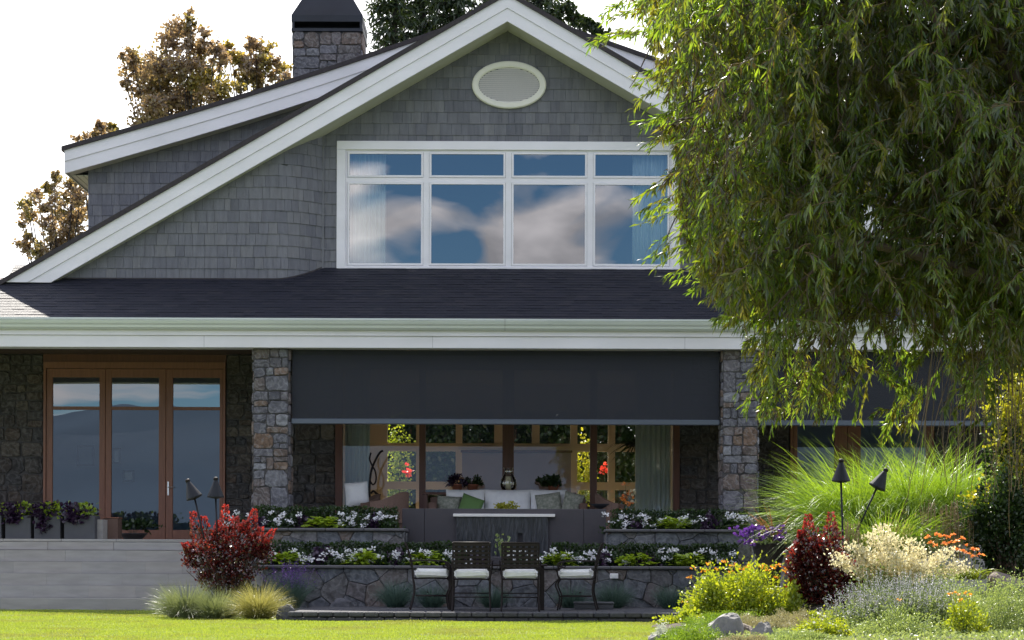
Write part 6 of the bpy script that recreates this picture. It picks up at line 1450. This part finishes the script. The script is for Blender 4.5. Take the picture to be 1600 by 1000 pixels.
def fir(label, px, y, ztop, zlow, rmax, seed, dens=1.0, gap=.0):
    rnd = random.Random(seed); X = PX(px, y); t = thing('fir_tree', label, 'tree', (X, y, 0), 0, 'dark firs behind the ridge'); lv = Leaves(); lb = MB(); lb.tube([(0, 0, 0), (0, 0, ztop * .5), (.05, 0, ztop)], [.38, .24, .03], 8)
    z = zlow
    while z < ztop:
        f_ = (ztop - z) / (ztop - zlow); rad = rmax * (f_ ** .75)
        for k in range(int(6 * dens) + 1):
            a = rnd.uniform(0, 6.28); l_ = rad * rnd.uniform(.6, 1.1)
            if rnd.random() < gap: continue
            dr = Vector((math.cos(a), math.sin(a), 0)); e = dr * l_ + Vector((0, 0, z - l_ * .22)); m_ = dr * l_ * .5 + Vector((0, 0, z + l_ * .04)); lb.tube([(0, 0, z), tuple(m_), tuple(e)], [.05, .03, .01], 4, cap=False)
            n = int(56 * l_ * dens); u = RNG.uniform(.15, 1.02, n); b0 = np.array((0, 0, z)); pm, pe = np.array(m_), np.array(e); q_ = np.where(u[:, None] < .5, b0 + (pm - b0) * u[:, None] * 2, pm + (pe - pm) * (u[:, None] - .5) * 2); q_ = q_ + RNG.normal(size=(n, 3)) * np.array([.22, .22, .06]) * (1.1 - u[:, None] * .4)
            d = unit(np.array(dr)[None] * .6 + RNG.normal(size=(n, 3)) * .7 + np.array([0, 0, -.35])); lv.lance(q_, d, RNG.uniform(.16, .34, n), .075, bend=.2)
        z += .42
    lv.build('crown', M['conifer'], t); lb.build('trunk', M['conbark'], t)
fir('dark fir just right of the chimney', 612, 24, 19.5, 8.6, 2.0, 1, 1.2, .1)
fir('dark fir behind the left side of the gable peak', 655, 27, 22, 8.5, 2.6, 2, 1.2)
fir('dark fir directly left of the gable peak', 712, 25, 21.5, 8.5, 2.3, 3, 1.2)
fir('dark fir behind the gable peak', 775, 28, 22, 8.5, 2.6, 4, 1.1)
fir('dark fir right of the gable peak', 838, 26, 21, 8.5, 2.1, 5, 1.1, .1)
leafy_tree('garden_tree', 'thin leaved tree at the right of the ridge against the bright sky', 890, 24, [(875, 30, 12), (895, 25, 12), (905, 38, 12), (918, 38, 9), (930, 42, 10), (880, 12, 12), (862, 20, 14), (940, 55, 8), (925, 55, 10)], 200, 'conifer', .16, .11)
for i, px in enumerate((1030, 1130, 1260, 1400, 1530)):
    leafy_tree('garden_tree', 'green tree behind the house, ' + ['just right of the gable behind the willow edge', 'second behind the willow', 'third behind the willow', 'fourth behind the willow', 'last at the right behind the willow'][i], px, 22 + i, [(px - 40, 170 + 20 * (i % 2), 40), (px + 20, 150, 45), (px, 220, 50), (px + 50, 230, 45), (px - 30, 280, 50), (px + 30, 320, 50)], 230, 'deepgreen', .24, .17)

# ------------------------------------------------------------------ willow
def willow():
    base = Vector((6.6, -18.3, 0)); t = thing('weeping_willow', 'weeping willow whose leafy strands hang over the right half of the house', 'tree', tuple(base)); s0 = np.array(base)
    lv = Leaves(); tw = Leaves(); lb = MB()
    tr = [(0, 0, 0), (-.1, .1, 1.6), (-.35, .2, 3.2), (-.6, .4, 4.6)]; lb.tube(spline(tr, 5), [.42, .40, .38, .36, .35, .33, .32, .31, .30, .28, .27, .26, .24, .22, .2, .2], 12)
    # outline of the hanging crown as (height -> left limit) and (x -> lower limit), both in picture points at the crown's own distance
    Lf = np.array([(-330, 1330), (-200, 1180), (-100, 1050), (0, 1000), (60, 1015), (110, 1035), (170, 1045), (215, 1050), (250, 1068), (300, 1055), (340, 1068), (400, 1078), (440, 1105), (480, 1140), (520, 1165), (570, 1180), (620, 1180), (675, 1190), (900, 1560)], float)
    Bt = np.array([(960, 330), (1010, 385), (1060, 430), (1110, 485), (1150, 535), (1180, 640), (1240, 655), (1290, 650), (1330, 580), (1350, 560), (1385, 670), (1415, 670), (1440, 540), (1465, 530), (1495, 600), (1515, 780), (1545, 800), (1560, 575), (1640, 575), (1700, 880), (1800, 880)], float)
    def inside(px, py, m=0): return (px > np.interp(py, Lf[:, 0], Lf[:, 1]) + m) & (py < np.interp(px, Bt[:, 0], Bt[:, 1]) - m)
    NT = 6500; twigs = 0; rnd = np.random.default_rng(17); gaps = rnd.uniform((1050, -40), (1570, 560), (44, 2)); gr = rnd.uniform(8, 26, 44)
    P0 = []; 
    while twigs < NT:
        py = rnd.uniform(-330, 660) ; px = rnd.uniform(950, 1820); sg = np.interp(py, [-300, 150, 420, 640], [1.7, 1.5, 1.0, .55]); d = rnd.normal(16.6 if (py < 520 or px > 1440) else 17.6, sg)
        if not inside(px, py, 6) or not (13 < d < 21): continue
        if py > 440 and rnd.random() < min(.86, (py - 440) / 115.): continue
        if 1330 < px < 1480 and py > 430 and rnd.random() < .45: continue
        if px < 1130 and rnd.random() < .30: continue
        if (np.hypot(gaps[:, 0] - px, (gaps[:, 1] - py) * .7) < gr).any() and rnd.random() < .8: continue
        # fewer strands outside the picture
        if px > 1680 and rnd.random() < .4: continue
        L_ = rnd.uniform(.28, .75) * (1.25 if px > 1450 and py > 420 else 1); az = rnd.uniform(0, 6.28); out = -.55 if px < 1150 else -.1
        dirv = unit(np.array([math.cos(az) * .75 + out, math.sin(az) * .75, rnd.uniform(-.5, .55)])); pos = np.array(P(px, py, CAMY + d)) - s0; ns = 9; pts = [pos]
        for i in range(ns):
            dirv = unit(dirv + np.array([0, 0, -1.0]) * rnd.uniform(.08, .40) + rnd.normal(size=3) * .17); pos = pos + dirv * L_ / ns
            w = pos + s0; dd = w[1] - CAMY; qx = CX + w[0] * F / dd; qy = HY - (w[2] - CAMZ) * F / dd
            if i > 2 and not inside(qx, qy, -rnd.uniform(0, 14)): break
            pts.append(pos)
        pts = np.array(pts)
        if len(pts) < 4: continue
        tw.stem(pts[:-1], pts[1:], np.linspace(.0042, .0018, len(pts) - 1)); m = int(50 * L_ * len(pts) / (ns + 1) / .62) + 5; u = rnd.uniform(.04, 1, m) * (len(pts) - 1); k = np.minimum(u.astype(int), len(pts) - 2); f_ = (u - k)[:, None]
        p = pts[k] * (1 - f_) + pts[k + 1] * f_; td = unit(pts[k + 1] - pts[k]); sd = unit(rnd.normal(size=(m, 3)) * np.array([1, 1, .45])); ld = unit(td * .75 + sd * .62 + np.array([0, 0, -.35])); P0.append((p, ld)); twigs += 1
    p = np.concatenate([a for a, _ in P0]); ld = np.concatenate([b_ for _, b_ in P0]); n = len(p)
    ld = unit(ld + rnd.normal(size=ld.shape) * .22)
    ok = (p + s0)[:, 2] < 7.9; p = p[ok]; ld = ld[ok]; n = len(p); old = (rnd.random(n) < .10 + .35 * (np.sin(p[:, 0] * 2.3 + 1) * np.sin(p[:, 2] * 1.9) > .45)) ; iv = Leaves()
    iv.lance(p[old], ld[old], rnd.uniform(.05, .10, old.sum()), rnd.uniform(.010, .017, old.sum()), bend=.2, fold=.25); p = p[~old]; ld = ld[~old]; n = len(p)
    lv.lance(p, ld, rnd.uniform(.055, .115, n), rnd.uniform(.013, .0225, n), bend=.14, fold=.18)
    # sprays that reach out of the crown at its left and lower edge
    for (ex, ey) in ((918, 72), (925, 66), (942, 22), (952, 30), (1002, 128), (985, 162), (1000, 196), (1012, 182), (1006, 228), (992, 314), (1000, 322), (1008, 344), (1012, 396), (1022, 405), (1046, 436), (1070, 452), (1120, 512), (1168, 594), (1160, 628), (1180, 640), (1196, 662), (1206, 650), (1246, 656), (1266, 650), (1300, 652), (1306, 660), (1376, 690), (1384, 676), (1412, 682), (1418, 668), (1250, 630), (1340, 640)):
        sx_, sy_ = (ex + 95, ey + rnd.uniform(-50, 0)) if ey < 560 else (ex + rnd.uniform(10, 60), ey - 85)
        for j in range(3):
            d = rnd.uniform(17.0, 18.4); A_ = np.array(P(sx_ + rnd.normal() * 9, sy_ + rnd.normal() * 9, CAMY + d)) - s0; E_ = np.array(P(ex + rnd.normal() * 7, ey + rnd.normal() * 7, CAMY + d)) - s0
            tt_ = np.linspace(0, 1, 8)[:, None]; pts = A_ + (E_ - A_) * tt_ + np.array([0, 0, 1]) * .05 * np.sin(tt_ * np.pi); tw.stem(pts[:-1], pts[1:], .0022)
            m = 30; u = rnd.uniform(.05, 1, m) * 7; k = np.minimum(u.astype(int), 6); p_ = pts[k] + (pts[k + 1] - pts[k]) * (u - k)[:, None]; td = unit(E_ - A_)
            lv.lance(p_, unit(td * .8 + rnd.normal(size=(m, 3)) * .42 + np.array([0, 0, -.35])), rnd.uniform(.065, .115, m), rnd.uniform(.014, .022, m), bend=.12, fold=.15)
    # unseen dense leaves above and behind, added to shade the crown in view
    n = 95000; q_ = rnd.normal(size=(n, 3)) * np.array([2.0, 1.6, .8]) + np.array([5.6, -15.8, 8.6]); cl = rnd.uniform((2.3, -18.5, 5.9), (10, -12.5, 8.3), (420, 3)); q_ = cl[rnd.integers(0, 420, n)] + rnd.normal(size=(n, 3)) * .36
    dd = q_[:, 1] - CAMY; py_ = HY - (q_[:, 2] - CAMZ) * F / dd; px_2 = CX + q_[:, 0] * F / dd; k = (q_[:, 2] < 7.9) & (py_ < -25) & (px_2 > 1110)
    q_ = q_[k] - s0; lv.lance(q_, unit(rnd.normal(size=q_.shape) + np.array([0, 0, -.6])), rnd.uniform(.12, .2, len(q_)), .04, bend=.1)
    # bare hanging strands that fall to the ground shrubs at the right
    for k in range(70):
        px = rnd.uniform(1455, 1640); py = rnd.uniform(430, 560); d = rnd.uniform(15, 18); pos = np.array(P(px, py, CAMY + d)) - s0; pts = [pos]; dirv = np.array([rnd.uniform(-.35, .2), rnd.uniform(-.3, .3), -1.0])
        for i in range(10): dirv = unit(dirv + rnd.normal(size=3) * .07 + np.array([0, 0, -.1])); pos = pos + dirv * rnd.uniform(.09, .19); pts.append(pos)
        pts = np.array(pts); tw.stem(pts[:-1], pts[1:], .0034)
    # limbs and visible bending branch
    for (pts, r0) in (([(1640, 300, 15.8), (1560, 60, 15.6), (1500, -60, 15.4), (1440, -40, 15.2), (1465, 35, 15.0), (1492, 60, 15.0), (1472, 72, 15.0), (1490, 120, 15.0), (1498, 175, 15.0), (1515, 200, 15.0)], .07),
                      ([(1472, 72, 15.0), (1448, 130, 15.1), (1440, 170, 15.1), (1442, 240, 15.2)], .018), ([(1498, 175, 15.0), (1480, 215, 15.0), (1460, 232, 15.0)], .012), ([(1498, 120, 15.0), (1520, 160, 15.1), (1530, 185, 15.1)], .012),
                      ([(1700, 350, 15.9), (1500, 120, 16.4), (1300, 20, 16.6), (1150, -20, 16.6), (1060, 10, 16.4)], .10), ([(1680, 420, 15.9), (1450, 280, 17.0), (1250, 200, 17.0), (1120, 180, 16.6)], .08), ([(1700, 500, 15.9), (1500, 420, 15.4), (1330, 380, 15.4), (1180, 400, 15.6)], .06),
                      ([(1300, 20, 16.6), (1220, 100, 16.2), (1150, 140, 16.0), (1080, 160, 15.8)], .03), ([(1250, 200, 17.0), (1180, 290, 16.5), (1090, 330, 16.3)], .03), ([(1330, 380, 15.4), (1250, 440, 15.3), (1190, 500, 15.3)], .02), ([(1290, 30, 15.6), (1330, 60, 15.4), (1325, 150, 15.3), (1300, 230, 15.3)], .02)):
        q_ = spline([tuple(P(a, b_, CAMY + c_) - base) for a, b_, c_ in pts], 6); lb.tube(q_, [r0 * (1 - .8 * i / (len(q_) - 1)) for i in range(len(q_))], 7)
    for k in range(90):
        px, py = rnd.uniform(1060, 1620), rnd.uniform(-30, 430)
        if not inside(px, py, 30): continue
        d = rnd.uniform(14.8, 17.5); a = np.array(P(px, py, CAMY + d)) - s0; pts = [a]; dirv = unit(np.array([rnd.uniform(-1, .3), rnd.uniform(-.6, .6), rnd.uniform(-.9, .3)]))
        for i in range(6): dirv = unit(dirv + rnd.normal(size=3) * .2 + np.array([0, 0, -.2])); a = a + dirv * .13; pts.append(a)
        lb.tube([tuple(v) for v in pts], [.010 - .0012 * i for i in range(7)], 4, cap=False)
    lv.build('crown', M['willow'], t); iv.build('inner_foliage', M['oldwillow'], t); tw.build('twig', M['twig'], t); lb.build('trunk', M['bark'], t)
willow()
